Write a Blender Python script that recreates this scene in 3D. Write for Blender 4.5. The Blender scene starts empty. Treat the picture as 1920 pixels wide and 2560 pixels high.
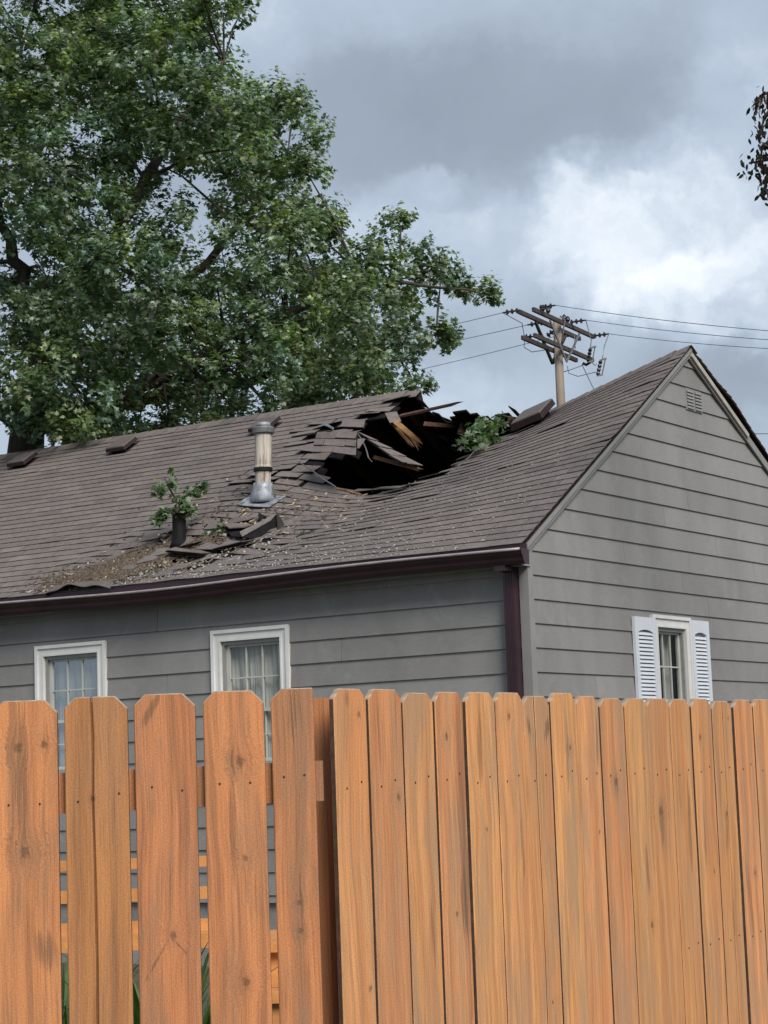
import bpy, bmesh, math, random
import numpy as np
from mathutils import Vector, Matrix

# ------------------------------------------------------------------ camera
R = math.radians
F_PX, PITCH, ROLL = 5212.1, R(7.315), R(-2.031)
CAM = Vector((0, 0, 1.62))
fw = Vector((0, math.cos(PITCH), math.sin(PITCH)))
_u0 = Vector((0, -math.sin(PITCH), math.cos(PITCH)))
_r0 = Vector((1, 0, 0))
rt = _r0 * math.cos(ROLL) + _u0 * math.sin(ROLL)
up = _u0 * math.cos(ROLL) - _r0 * math.sin(ROLL)
scene = bpy.context.scene
col = scene.collection
cd = bpy.data.cameras.new('camera')
cam = bpy.data.objects.new('camera', cd); col.objects.link(cam)
cam.matrix_world = Matrix(((rt.x, up.x, -fw.x, CAM.x), (rt.y, up.y, -fw.y, CAM.y),
                           (rt.z, up.z, -fw.z, CAM.z), (0, 0, 0, 1)))
cd.sensor_fit = 'VERTICAL'; cd.sensor_height = 24.0
cd.lens = 24.0 * F_PX / 2560.0
cd.clip_start = 0.1; cd.clip_end = 5000
scene.camera = cam

def ray(x, y):
    return fw + rt * ((x - 960) / F_PX) - up * ((y - 1280) / F_PX)
def at(x, y, Y):                       # survey point: sight line through a photo point, at depth Y
    d = ray(x, y); return CAM + d * (Y / d.y)
def atz(x, y, z):
    d = ray(x, y); return CAM + d * ((z - CAM.z) / d.z)

# ------------------------------------------------------------------ world, sun, exposure
SUN_EL, SUN_AZ = R(42), math.atan2(0.42, -0.91)    # azimuth from +Y clockwise: x=sin, y=cos
sun_dir = Vector((math.cos(SUN_EL) * math.sin(SUN_AZ), math.cos(SUN_EL) * math.cos(SUN_AZ), math.sin(SUN_EL)))
world = bpy.data.worlds.new('World'); scene.world = world; world.use_nodes = True
wt = world.node_tree; wt.nodes.clear()
SKY_STRENGTH = 0.1

class NT:
    """small node-building helper"""
    def __init__(s, tree): s.t = tree
    def n(s, kind, **kw):
        nd = s.t.nodes.new('ShaderNode' + kind)
        for k, v in kw.items():
            if k.startswith('_'): setattr(nd, k[1:], v)
        for k, v in kw.items():
            if not k.startswith('_'):
                key = int(k[1:]) if k[0] == 'i' and k[1:].isdigit() else k.replace('__', ' ')
                sock = nd.inputs[key]
                if hasattr(v, 'is_output') or isinstance(v, bpy.types.NodeSocket): s.t.links.new(v, sock)
                else: sock.default_value = v
        return nd
    def math(s, op, a, b=0.0, c=0.0, clamp=False):
        nd = s.t.nodes.new('ShaderNodeMath'); nd.operation = op; nd.use_clamp = clamp
        for i, v in enumerate((a, b, c)):
            if isinstance(v, bpy.types.NodeSocket): s.t.links.new(v, nd.inputs[i])
            else: nd.inputs[i].default_value = v
        return nd.outputs[0]
    def vmath(s, op, a, b=(0, 0, 0)):
        nd = s.t.nodes.new('ShaderNodeVectorMath'); nd.operation = op
        for i, v in enumerate((a, b)):
            if isinstance(v, bpy.types.NodeSocket): s.t.links.new(v, nd.inputs[i])
            else: nd.inputs[i].default_value = v
        return nd.outputs['Value'] if op in ('DOT_PRODUCT', 'LENGTH', 'DISTANCE') else nd.outputs[0]
    def noise(s, vec, scale, detail=4, rough=0.55, dist=0.0):
        return s.n('TexNoise', Vector=vec, Scale=scale, Detail=detail, Roughness=rough, Distortion=dist).outputs['Fac']
    def ramp(s, fac, stops, interp='LINEAR'):
        nd = s.t.nodes.new('ShaderNodeValToRGB'); cr = nd.color_ramp; cr.interpolation = interp
        while len(cr.elements) < len(stops): cr.elements.new(0.5)
        for e, (p, c) in zip(cr.elements, stops):
            e.position = p; e.color = (c[0], c[1], c[2], 1) if hasattr(c, '__len__') else (c, c, c, 1)
        s.t.links.new(fac, nd.inputs[0]); return nd.outputs[0]
    def mix(s, fac, a, b, mode='MIX'):
        nd = s.t.nodes.new('ShaderNodeMix'); nd.data_type = 'RGBA'; nd.blend_type = mode
        for sock, v in ((nd.inputs[0], fac), (nd.inputs[6], a), (nd.inputs[7], b)):
            if isinstance(v, bpy.types.NodeSocket): s.t.links.new(v, sock)
            elif isinstance(v, (int, float)): sock.default_value = v
            else: sock.default_value = (v[0], v[1], v[2], 1)
        return nd.outputs[2]
    def mapr(s, v, a, b, c=0.0, d=1.0, smooth=False):
        nd = s.t.nodes.new('ShaderNodeMapRange'); nd.interpolation_type = 'SMOOTHSTEP' if smooth else 'LINEAR'
        s.t.links.new(v, nd.inputs[0])
        for i, q in enumerate((a, b, c, d)): nd.inputs[i + 1].default_value = q
        return nd.outputs[0]

def build_sky():
    g = NT(wt)
    d = g.n('TexCoord').outputs['Generated']
    w1 = g.n('TexNoise', Vector=d, Scale=9.0, Detail=5, Roughness=0.6)
    warp = g.vmath('SCALE', g.vmath('SUBTRACT', w1.outputs['Color'], (0.5, 0.5, 0.5)), (0, 0, 0))
    warp.node.inputs['Scale'].default_value = 0.06
    w2 = g.n('TexNoise', Vector=d, Scale=34.0, Detail=6, Roughness=0.6)
    warp2 = g.vmath('SCALE', g.vmath('SUBTRACT', w2.outputs['Color'], (0.5, 0.5, 0.5)), (0, 0, 0))
    warp2.node.inputs['Scale'].default_value = 0.045
    dw = g.vmath('ADD', g.vmath('ADD', d, warp), warp2)
    st = g.n('Mapping', Vector=dw, Scale=(1.0, 1.0, 1.7)).outputs[0]
    big = g.noise(st, 5.0, 4, 0.5)
    mid = g.noise(st, 16.0, 6, 0.55)
    b = g.math('MULTIPLY_ADD', big, 0.62, 0.10)
    # the clouds in view: (photo point, angular radius x, y in photo pixels, gain)
    def blob(x, y, rx, ry, amp, b, soft=0.0):
        c = ray(x, y).normalized()
        ex = ray(x + 1, y).normalized() - c; ey = ray(x, y + 1).normalized() - c
        ux = ex.normalized(); uy = ey.normalized()
        rel = g.vmath('SUBTRACT', dw, tuple(c))
        px = g.math('DIVIDE', g.vmath('DOT_PRODUCT', rel, tuple(ux)), rx / F_PX)
        py = g.math('DIVIDE', g.vmath('DOT_PRODUCT', rel, tuple(uy)), ry / F_PX)
        pz = g.math('DIVIDE', g.vmath('DOT_PRODUCT', rel, tuple(c)), 0.35)
        r2 = g.math('ADD', g.math('MULTIPLY_ADD', px, px, g.math('MULTIPLY', py, py)), g.math('MULTIPLY', pz, pz))
        m = g.mapr(g.math('SQRT', r2), soft, 1.0, amp, 0.0, smooth=True)
        return g.math('ADD', b, m)
    for a in CLOUDS: b = blob(*a[:5], b, *a[5:])
    puff = g.noise(g.n('Mapping', Vector=dw, Scale=(1.0, 1.0, 1.25)).outputs[0], 30.0, 7, 0.58, .15)
    lum = g.mapr(b, .42, .72, .06, 1.1, True)
    b = g.math('ADD', b, g.math('MULTIPLY', g.math('SUBTRACT', g.math('MULTIPLY_ADD', mid, .6, g.math('MULTIPLY', puff, .4)), .52), lum))
    cloud = g.ramp(b, [(0.0, (.205, .24, .285)), (.30, (.29, .336, .395)), (.50, (.405, .475, .562)),
                       (.72, (.64, .70, .77)), (1.0, (.88, .91, .94))])
    nish = g.n('TexSky', _sky_type='NISHITA', _sun_disc=False, _sun_elevation=SUN_EL, _sun_rotation=SUN_AZ)
    nish.air_density = 1.0; nish.dust_density = 2.0
    up_cloud = g.vmath('SCALE', cloud); up_cloud.node.inputs['Scale'].default_value = SKY_GAIN / SKY_STRENGTH
    c = g.mix(0.93, nish.outputs[0], up_cloud)
    bg = g.n('Background', Color=c, Strength=SKY_STRENGTH)
    out = wt.nodes.new('ShaderNodeOutputWorld'); wt.links.new(bg.outputs[0], out.inputs[0])
SKY_GAIN = 0.43
CLOUDS = [(1250, 260, 850, 340, -.24, .1), (1640, 570, 400, 270, .27, .5), (1800, 720, 330, 190, .22, .5),
          (1000, 620, 380, 170, .16, .1), (1130, 860, 420, 160, -.10, .1), (1150, 1010, 600, 140, .15, .2),
          (1850, 200, 260, 300, .22, .1), (700, 40, 500, 200, .06, .2), (1780, 970, 420, 130, -.12, .1), (1080, 480, 130, 70, .16, .3)]
build_sky()
sd = bpy.data.lights.new('sun', 'SUN'); sd.energy = 1.5; sd.angle = R(28); sd.color = (1.0, 0.95, 0.88)
sun = bpy.data.objects.new('sun', sd); col.objects.link(sun)
sun.rotation_euler = sun_dir.to_track_quat('Z', 'Y').to_euler(); sun.location = (6, -6, 14)
vs = scene.view_settings
vs.view_transform = 'Standard'; vs.look = 'None'; vs.gamma = 1.0; vs.use_curve_mapping = False
vs.exposure = 1.45
scene.cycles.max_bounces = 6; scene.cycles.transparent_max_bounces = 12
scene.cycles.use_denoising = True

rnd = random.Random(7)
nrng = np.random.default_rng(11)

# ------------------------------------------------------------------ mesh helpers
def link(o, parent=None):
    col.objects.link(o)
    if parent: o.parent = parent
    return o
def empty(name, loc=(0, 0, 0), rz=0.0, parent=None):
    o = bpy.data.objects.new(name, None); o.location = loc; o.rotation_euler = (0, 0, rz)
    o.empty_display_size = 0.2
    return link(o, parent)
def tag(o, label=None, cat=None, group=None, kind=None):
    if label: o['label'] = label
    if cat: o['category'] = cat
    if group: o['group'] = group
    if kind: o['kind'] = kind
    return o
class MB:
    def __init__(s): s.v = []; s.f = []; s.mi = []; s.c = []
    def add(s, vs, fs, mi=0, c=None):
        o = len(s.v); s.v.extend(tuple(p) for p in vs)
        for f in fs: s.f.append(tuple(i + o for i in f)); s.mi.append(mi)
        if c is not None: s.c.extend([c] * len(vs))
        return s
    def hexa(s, p, mi=0, c=None):      # 8 points: 4 below/back then 4 above/front
        return s.add(p, [(0, 3, 2, 1), (4, 5, 6, 7), (0, 1, 5, 4), (1, 2, 6, 5), (2, 3, 7, 6), (3, 0, 4, 7)], mi, c)
    def box(s, a, b, mi=0, c=None):
        x0, y0, z0 = a; x1, y1, z1 = b
        return s.hexa([(x0, y0, z0), (x1, y0, z0), (x1, y1, z0), (x0, y1, z0),
                       (x0, y0, z1), (x1, y0, z1), (x1, y1, z1), (x0, y1, z1)], mi, c)
    def beam(s, p, q, w, h, upv=(0, 0, 1), mi=0, c=None, taper=1.0):
        p, q = Vector(p), Vector(q); d = (q - p).normalized()
        side = d.cross(Vector(upv)).normalized(); u2 = side.cross(d)
        pts = []
        for base, k in ((p, 1.0), (q, taper)):
            for a, b in ((-1, -1), (1, -1), (1, 1), (-1, 1)):
                pts.append(base + side * (a * w / 2 * k) + u2 * (b * h / 2 * k))
        return s.hexa(pts, mi, c)
    def tube(s, pts, rad, n=8, mi=0, caps=True, c=None):
        pts = [Vector(p) for p in pts]; rings = []
        if not hasattr(rad, '__len__'): rad = [rad] * len(pts)
        ref = Vector((0.31, 0.17, 0.93))
        for i, p in enumerate(pts):
            d = (pts[min(i + 1, len(pts) - 1)] - pts[max(i - 1, 0)]).normalized()
            a = d.cross(ref)
            if a.length < 1e-4: a = d.cross(Vector((1, 0, 0)))
            a.normalize(); b = d.cross(a)
            rings.append([p + (a * math.cos(t) + b * math.sin(t)) * rad[i] for t in [2 * math.pi * k / n for k in range(n)]])
        vs = [q for r in rings for q in r]; fs = []
        for i in range(len(pts) - 1):
            for k in range(n):
                k2 = (k + 1) % n
                fs.append((i * n + k, i * n + k2, (i + 1) * n + k2, (i + 1) * n + k))
        if caps:
            fs.append(tuple(range(n - 1, -1, -1))); fs.append(tuple((len(pts) - 1) * n + k for k in range(n)))
        return s.add(vs, fs, mi, c)
    def build(s, name, mats, parent=None, smooth=False, recalc=False, loc=None):
        me = bpy.data.meshes.new(name); me.from_pydata(s.v, [], s.f)
        for m in (mats if isinstance(mats, (list, tuple)) else [mats]): me.materials.append(m)
        if any(s.mi): me.polygons.foreach_set('material_index', s.mi)
        if s.c and len(s.c) == len(s.v):
            at_ = me.color_attributes.new('tint', 'FLOAT_COLOR', 'POINT')
            at_.data.foreach_set('color', [q for c in s.c for q in (c[0], c[1], c[2], 1.0)])
        if smooth: me.polygons.foreach_set('use_smooth', [True] * len(me.polygons))
        if recalc:
            bm = bmesh.new(); bm.from_mesh(me); bmesh.ops.recalc_face_normals(bm, faces=bm.faces); bm.to_mesh(me); bm.free()
        me.update()
        o = bpy.data.objects.new(name, me)
        if loc is not None: o.location = loc
        return link(o, parent)
def smoothstep(a, b, x):
    t = min(1.0, max(0.0, (x - a) / (b - a))); return t * t * (3 - 2 * t)

# ------------------------------------------------------------------ materials
def mat(name):
    m = bpy.data.materials.new(name); m.use_nodes = True
    t = m.node_tree; p = t.nodes['Principled BSDF']
    return m, NT(t), p
def setc(g, p, sock, v):
    if isinstance(v, bpy.types.NodeSocket): g.t.links.new(v, p.inputs[sock])
    else: p.inputs[sock].default_value = (v[0], v[1], v[2], 1) if hasattr(v, '__len__') else v
def bump(g, p, h, strength=0.3, dist=0.01):
    b = g.n('Bump', Height=h, Strength=strength, Distance=dist); g.t.links.new(b.outputs[0], p.inputs['Normal'])
def simple(name, c, rough=0.6, var=0.15, scale=6.0, metal=0.0, bmp=0.0, spec=0.4, stretch=(1, 1, 1), dirt=None):
    m, g, p = mat(name)
    v = g.n('Mapping', Vector=g.n('TexCoord').outputs['Object'], Scale=stretch).outputs[0]
    n1 = g.noise(v, scale, 5, 0.6)
    base = g.mix(g.mapr(n1, .3, .7), [q * (1 - var) for q in c], [min(1, q * (1 + var)) for q in c])
    if dirt:
        n2 = g.noise(v, scale * .6, 6, .65, .6)
        base = g.mix(g.mapr(n2, dirt[1], dirt[1] + .16), base, dirt[0])
    setc(g, p, 'Base Color', base)
    p.inputs['Roughness'].default_value = rough; p.inputs['Metallic'].default_value = metal
    p.inputs['Specular IOR Level'].default_value = spec
    if bmp: bump(g, p, g.noise(v, scale * 6, 4, .6), bmp, .006)
    return m

def fence_wood(name, ca, cb, cg, grey_lo):
    m, g, p = mat(name)
    tc = g.n('TexCoord').outputs['Object']
    oi = g.n('ObjectInfo').outputs['Random']
    def oa(nm):
        nd = g.t.nodes.new('ShaderNodeAttribute'); nd.attribute_type = 'OBJECT'; nd.attribute_name = nm
        return nd.outputs['Fac']
    sep = g.n('SeparateXYZ', Vector=tc)
    x, y, z = sep.outputs
    # knots: position and size come from each board's own properties
    knot = None; bend = None; halo = None
    kno = g.n('TexNoise', Vector=tc, Scale=120.0, Detail=3).outputs['Fac']
    for i in (1, 2, 3):
        dx = g.math('SUBTRACT', x, oa('knot%d_x' % i)); dz = g.math('SUBTRACT', z, oa('knot%d_z' % i)); s = oa('knot%d_s' % i)
        r2 = g.math('SQRT', g.math('MULTIPLY_ADD', dx, dx, g.math('MULTIPLY', g.math('MULTIPLY', dz, dz), .55)))
        rr = g.math('DIVIDE', r2, g.math('MAXIMUM', s, .0001))
        rr = g.math('MULTIPLY', rr, g.mapr(kno, .25, .75, .55, 1.35))
        k = g.mapr(rr, .35, 1.2, 1, 0, True)
        h = g.mapr(rr, .6, 4.2, 1, 0, True)
        bx = g.math('MULTIPLY', g.math('MULTIPLY', dx, g.mapr(rr, 0, 5, 1, 0, True)), -.75)
        knot = k if knot is None else g.math('MAXIMUM', knot, k)
        halo = h if halo is None else g.math('MAXIMUM', halo, h)
        bend = bx if bend is None else g.math('ADD', bend, bx)
    off = g.math('MULTIPLY', oi, 57.3)
    wob = g.math('MULTIPLY', g.math('SUBTRACT', g.n('TexNoise', Vector=g.n('CombineXYZ', X=off, Y=y, Z=g.math('MULTIPLY', z, 1.6)).outputs[0], Scale=1.0, Detail=2).outputs['Fac'], .5), .06)
    xx = g.math('ADD', g.math('ADD', g.math('ADD', x, bend), wob), off)
    def grain(sx, sz, det=3, rough=.55, sy=None):
        v = g.n('CombineXYZ', X=g.math('MULTIPLY', xx, sx), Y=g.math('MULTIPLY', y, sy or sx), Z=g.math('MULTIPLY', z, sz)).outputs[0]
        return g.noise(v, 1.0, det, rough)
    streak = grain(26, .9, 3)
    band = grain(60, 1.5, 2)
    fine = grain(330, 5.5, 3, .65)
    patch = grain(15, 2.6, 4, .6)
    c = g.mix(g.mapr(streak, .40, .60), ca, cb)
    hs = g.n('HueSaturation', Color=c, Hue=g.math('MULTIPLY_ADD', oi, .012, .494), Saturation=1.0,
             Value=g.math('MULTIPLY_ADD', g.math('FRACT', g.math('MULTIPLY', oi, 7.77)), .26, .87)).outputs[0]
    c = g.mix(g.math('MULTIPLY', g.mapr(band, .50, .64), .40), hs, [q * .55 for q in cg])
    gm = g.math('MULTIPLY', g.mapr(patch, grey_lo, grey_lo + .22, 0, 1, True), g.math('MULTIPLY_ADD', oa('weather'), .55, .25))
    c = g.mix(gm, c, cg)
    c = g.mix(g.math('MULTIPLY', halo, .18), c, [q * .62 for q in cg])
    # stain streaks (weather marks with a shape of their own)
    for i in (1, 2, 3, 4):
        sx, sz, sl, sw = oa('mark%d_x' % i), oa('mark%d_z' % i), oa('mark%d_len' % i), oa('mark%d_w' % i)
        dz = g.math('SUBTRACT', z, sz)
        dx = g.math('SUBTRACT', g.math('MULTIPLY_ADD', dz, oa('mark%d_lean' % i), x), sx)
        e = g.math('ADD', g.math('POWER', g.math('ABSOLUTE', g.math('DIVIDE', dx, g.math('MAXIMUM', sw, .0001))), 2.0),
                   g.math('POWER', g.math('ABSOLUTE', g.math('DIVIDE', dz, g.math('MAXIMUM', sl, .0001))), 2.0))
        e = g.math('ADD', e, g.math('ADD', g.math('MULTIPLY', g.math('SUBTRACT', band, .42), 3.0), g.math('MULTIPLY', g.math('SUBTRACT', fine, .5), 3.2)))
        c = g.mix(g.math('MULTIPLY', g.mapr(e, .1, 1.2, 1, 0, True), .6), c, (.12, .075, .05))
    c = g.mix(g.math('MULTIPLY', knot, .62), c, (.11, .06, .035))
    c = g.mix(1.0, c, g.ramp(fine, [(.28, .68), (.5, 1.0), (.75, 1.12)]), 'MULTIPLY')
    rough_n = g.n('TexNoise', Vector=g.n('Mapping', Vector=tc, Scale=(1, 1, 1.6), Rotation=(0, .5, 0)).outputs[0], Scale=210.0, Detail=3)
    c = g.mix(1.0, c, g.ramp(rough_n.outputs['Fac'], [(.3, .80), (.7, 1.12)]), 'MULTIPLY')
    setc(g, p, 'Base Color', c)
    p.inputs['Roughness'].default_value = .72; p.inputs['Specular IOR Level'].default_value = .25
    h = g.math('ADD', g.math('MULTIPLY', fine, .7), g.math('MULTIPLY', band, .5))
    bump(g, p, g.math('SUBTRACT', h, g.math('MULTIPLY', knot, .6)), .45, .0035)
    return m
M = {}
M['wood_left'] = fence_wood('stained_cedar', (.55, .230, .092), (.43, .178, .074), (.285, .165, .100), .42)
M['wood_right'] = fence_wood('stained_pine', (.66, .318, .132), (.55, .238, .096), (.38, .235, .138), .41)
M['endgrain'] = simple('weathered_end_grain', (.34, .26, .19), .9, .35, 60, bmp=.4)
M['board_edge'] = simple('weathered_edge_gap_shade', (.085, .050, .034), .9, .35, 40, bmp=.3)  # weathered edge, darkened further: shade of the gaps is in the colour
M['nail'] = simple('rusted_nail', (.03, .02, .017), .6, .2, 40)

def siding_mat():
    m, g, p = mat('grey_painted_siding')
    tc = g.n('TexCoord').outputs['Object']
    n1 = g.noise(g.n('Mapping', Vector=tc, Scale=(1, 1, .35)).outputs[0], 1.6, 6, .62)
    n2 = g.noise(g.n('Mapping', Vector=tc, Scale=(2.2, 2.2, 24)).outputs[0], 4.0, 5, .65)
    oi = g.n('ObjectInfo').outputs['Random']
    c = g.ramp(n1, [(.25, (.180, .174, .168)), (.5, (.218, .212, .206)), (.78, (.256, .250, .244))])
    c = g.mix(1.0, c, g.ramp(oi, [(0, .92), (1, 1.08)]), 'MULTIPLY')
    c = g.mix(1.0, c, g.ramp(n2, [(.3, .93), (.7, 1.06)]), 'MULTIPLY')
    n3 = g.noise(tc, 3.1, 5, .7, .8)
    c = g.mix(g.math('MULTIPLY', g.mapr(n3, .54, .72), .42), c, (.285, .283, .282))
    setc(g, p, 'Base Color', c); p.inputs['Roughness'].default_value = .62; p.inputs['Specular IOR Level'].default_value = .35
    h = g.noise(g.n('Mapping', Vector=tc, Scale=(5, 5, 60)).outputs[0], 3.0, 5, .7)
    bump(g, p, h, .35, .004)
    return m
M['siding'] = siding_mat()
M['trim'] = simple('grey_painted_trim', (.215, .212, .21), .55, .1, 3, bmp=.15)
M['rake_light'] = simple('pale_weathered_trim', (.37, .34, .30), .6, .18, 5, bmp=.2)
M['white'] = simple('white_painted_wood', (.66, .655, .635), .45, .07, 5, dirt=((.44, .42, .39), .66))
M['sash'] = simple('aged_sash_paint', (.47, .48, .44), .5, .1, 6)
M['vinyl'] = simple('white_vinyl', (.60, .63, .68), .4, .03, 4)
M['storm'] = simple('aluminium_storm_frame', (.27, .265, .26), .45, .1, 12, metal=.2)
M['brown'] = simple('dark_brown_gutter_paint', (.036, .017, .023), .3, .25, 5, spec=.4, dirt=((.12, .095, .09), .70))
M['bead'] = simple('gutter_lip_highlight', (.30, .245, .25), .3, .2, 7, spec=.6)  # bright sky highlight along the lip painted as a paler colour
M['ventbrown'] = simple('shaded_brown_sheet_metal', (.030, .020, .021), .6, .2, 8, spec=.2)  # shaded sides of the vents, shade put into the colour
M['vent_top'] = simple('lit_brown_sheet_metal', (.105, .088, .084), .6, .15, 8)  # same vent metal, light on the hood top put into the colour
M['grey_metal'] = simple('dull_grey_cap_metal', (.15, .155, .16), .55, .3, 12, metal=.3)
M['black'] = simple('black_plastic_pipe', (.010, .009, .010), .6, .3, 10, spec=.2)
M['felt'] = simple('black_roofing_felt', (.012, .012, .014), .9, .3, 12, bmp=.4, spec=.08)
M['felt_lit'] = simple('lit_roofing_felt', (.030, .028, .028), .9, .3, 8, bmp=.4, spec=.1)  # same felt, lighter: light on the right face is in the colour
M['attic'] = simple('shade_dark_old_sheathing', (.018, .012, .009), .9, .45, 5, stretch=(1, 1, 6), bmp=.3, spec=.1)  # old sheathing with the attic shade put into its colour
M['rafter'] = simple('old_rafter_wood', (.060, .038, .026), .9, .4, 6, bmp=.3, spec=.1)
M['galv'] = simple('galvanised_steel', (.27, .29, .32), .55, .4, 16, metal=.3, dirt=((.08, .08, .085), .52))
M['flue'] = simple('stained_white_flue', (.44, .40, .345), .6, .3, 30, stretch=(1, 1, .08), dirt=((.15, .095, .06), .50))
M['splint'] = simple('fresh_split_pine', (.33, .185, .078), .8, .35, 9, bmp=.3, dirt=((.12, .06, .032), .54))
M['splint_mid'] = simple('weathered_split_board', (.20, .105, .055), .8, .4, 14, bmp=.3)
M['splint_dark'] = simple('old_split_board', (.105, .050, .036), .8, .4, 20, bmp=.5)
M['pole'] = simple('weathered_pole_wood', (.26, .215, .175), .85, .28, 9, stretch=(1, 1, .12), bmp=.4, dirt=((.13, .10, .085), .58))
M['arm'] = simple('dark_weathered_crossarm', (.052, .041, .039), .85, .35, 6, bmp=.4)
M['ceramic'] = simple('dark_glazed_porcelain', (.022, .018, .024), .25, .2, 10)
M['wire'] = simple('power_wire', (.10, .10, .11), .5, .1, 10)
M['steel'] = simple('grey_hardware', (.22, .22, .23), .45, .2, 10, metal=.6)
M['bark'] = simple('maple_bark', (.050, .042, .035), .9, .4, 10, stretch=(1, 1, .3), bmp=.6)
M['deckwood'] = simple('orange_stained_deck', (.50, .215, .065), .6, .22, 9, bmp=.3)
M['grey'] = simple('grey_paint', (.22, .23, .26), .5, .1, 6)
M['curtain'] = simple('pale_curtain_cloth', (.70, .67, .62), .9, .08, 8)
M['sheer'] = simple('grey_sheer_curtain', (.34, .35, .34), .9, .15, 5)
M['paper'] = simple('white_card', (.66, .70, .76), .7, .05, 6)
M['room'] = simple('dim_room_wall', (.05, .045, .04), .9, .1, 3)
M['soil'] = simple('dark_soil', (.045, .033, .024), .95, .4, 8, bmp=.6)
M['stone'] = simple('foundation_block', (.22, .21, .20), .9, .2, 6, bmp=.4)

def shingle_mat():
    m, g, p = mat('brown_asphalt_shingle')
    tc = g.n('TexCoord').outputs['Object']
    ti = g.n('VertexColor', _layer_name='tint').outputs[0]
    gran = g.noise(tc, 210, 3, .7)
    mott = g.noise(tc, 17, 5, .65)
    wide = g.noise(g.n('Mapping', Vector=tc, Scale=(1, .5, .5)).outputs[0], .9, 5, .6)
    c = g.mix(1.0, ti, g.ramp(gran, [(.3, .62), (.5, 1.0), (.72, 1.5)]), 'MULTIPLY')
    c = g.mix(1.0, c, g.ramp(mott, [(.3, .80), (.7, 1.18)]), 'MULTIPLY')
    c = g.mix(1.0, c, g.ramp(wide, [(.3, (.86, .86, .88)), (.7, (1.12, 1.09, 1.06))]), 'MULTIPLY')
    setc(g, p, 'Base Color', c); p.inputs['Roughness'].default_value = .88; p.inputs['Specular IOR Level'].default_value = .3
    bump(g, p, gran, .5, .004)
    return m
M['shingle'] = shingle_mat()

def leaf_mat(name):
    m, g, p = mat(name)
    ti = g.n('VertexColor', _layer_name='tint').outputs[0]
    setc(g, p, 'Base Color', ti); p.inputs['Roughness'].default_value = .42; p.inputs['Specular IOR Level'].default_value = .45
    tr = g.n('BsdfTranslucent', Color=g.mix(1.0, ti, (1.1, 1.25, .5), 'MULTIPLY'))
    mx = g.n('MixShader', Fac=.46); g.t.links.new(p.outputs[0], mx.inputs[1]); g.t.links.new(tr.outputs[0], mx.inputs[2])
    out = [n for n in g.t.nodes if n.type == 'OUTPUT_MATERIAL'][0]; g.t.links.new(mx.outputs[0], out.inputs[0])
    return m
M['leaf'] = leaf_mat('maple_leaf'); M['blade'] = leaf_mat('lily_blade')
def litter_mat():
    m, g, p = mat('dry_litter')
    setc(g, p, 'Base Color', g.n('VertexColor', _layer_name='tint').outputs[0]); p.inputs['Roughness'].default_value = .9
    return m
M['litter'] = litter_mat()
def glass_mat():
    m, g, p = mat('window_glass')
    g.t.nodes.remove(p)
    fr = g.n('Fresnel', IOR=1.5)
    gl = g.n('BsdfGlossy', Color=(.9, .95, 1, 1), Roughness=.02); trn = g.n('BsdfTransparent', Color=(.72, .75, .74, 1))
    mx = g.n('MixShader', Fac=g.math('MULTIPLY_ADD', fr.outputs[0], .26, .02, True))
    g.t.links.new(trn.outputs[0], mx.inputs[1]); g.t.links.new(gl.outputs[0], mx.inputs[2])
    out = [n for n in g.t.nodes if n.type == 'OUTPUT_MATERIAL'][0]; g.t.links.new(mx.outputs[0], out.inputs[0])
    return m
M['glass'] = glass_mat()
def grass_mat():
    m, g, p = mat('lawn')
    tc = g.n('TexCoord').outputs['Object']
    c = g.ramp(g.noise(tc, 2.5, 6, .65), [(.3, (.045, .050, .028)), (.7, (.10, .098, .060))])
    setc(g, p, 'Base Color', c); p.inputs['Roughness'].default_value = .95
    bump(g, p, g.noise(tc, 40, 4, .7), .8, .03)
    return m
M['grass'] = grass_mat()

# ------------------------------------------------------------------ ground
m_ = MB(); m_.add([(-900, -300, 0), (900, -300, 0), (900, 1500, 0), (-900, 1500, 0)], [(0, 1, 2, 3)])
tag(m_.build('ground', M['grass']), kind='structure')

# ------------------------------------------------------------------ house frame
PSI = R(33.76)
KX, KY = 1.172, 17.3126
dl = Vector((-math.cos(PSI), math.sin(PSI), 0)); dr = Vector((math.sin(PSI), math.cos(PSI), 0))
def W(u, w, z): return Vector((KX, KY, 0)) + dl * u + dr * w + Vector((0, 0, z))
def L(u, w, z): return (-u, w, z)                       # house-local coordinates
def loc_of(P):                                          # world -> house-local
    d = P - Vector((KX, KY, 0)); return Vector((-(d.dot(dl)), d.dot(dr), P.z))
UL = 10.6                                               # house length
E0 = (-.16, 3.52); RG = (3.29, 5.70)
LV = math.hypot(RG[0] - E0[0], RG[1] - E0[1]); SC = (RG[0] - E0[0]) / LV; SS = (RG[1] - E0[1]) / LV
BSL = .53; BW = 7.5                                     # back slope pitch and far wall
house = empty('house', (KX, KY, 0), -PSI)
tag(house, 'grey clapboard house with a caved-in brown shingle roof behind the fence', 'house')

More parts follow.
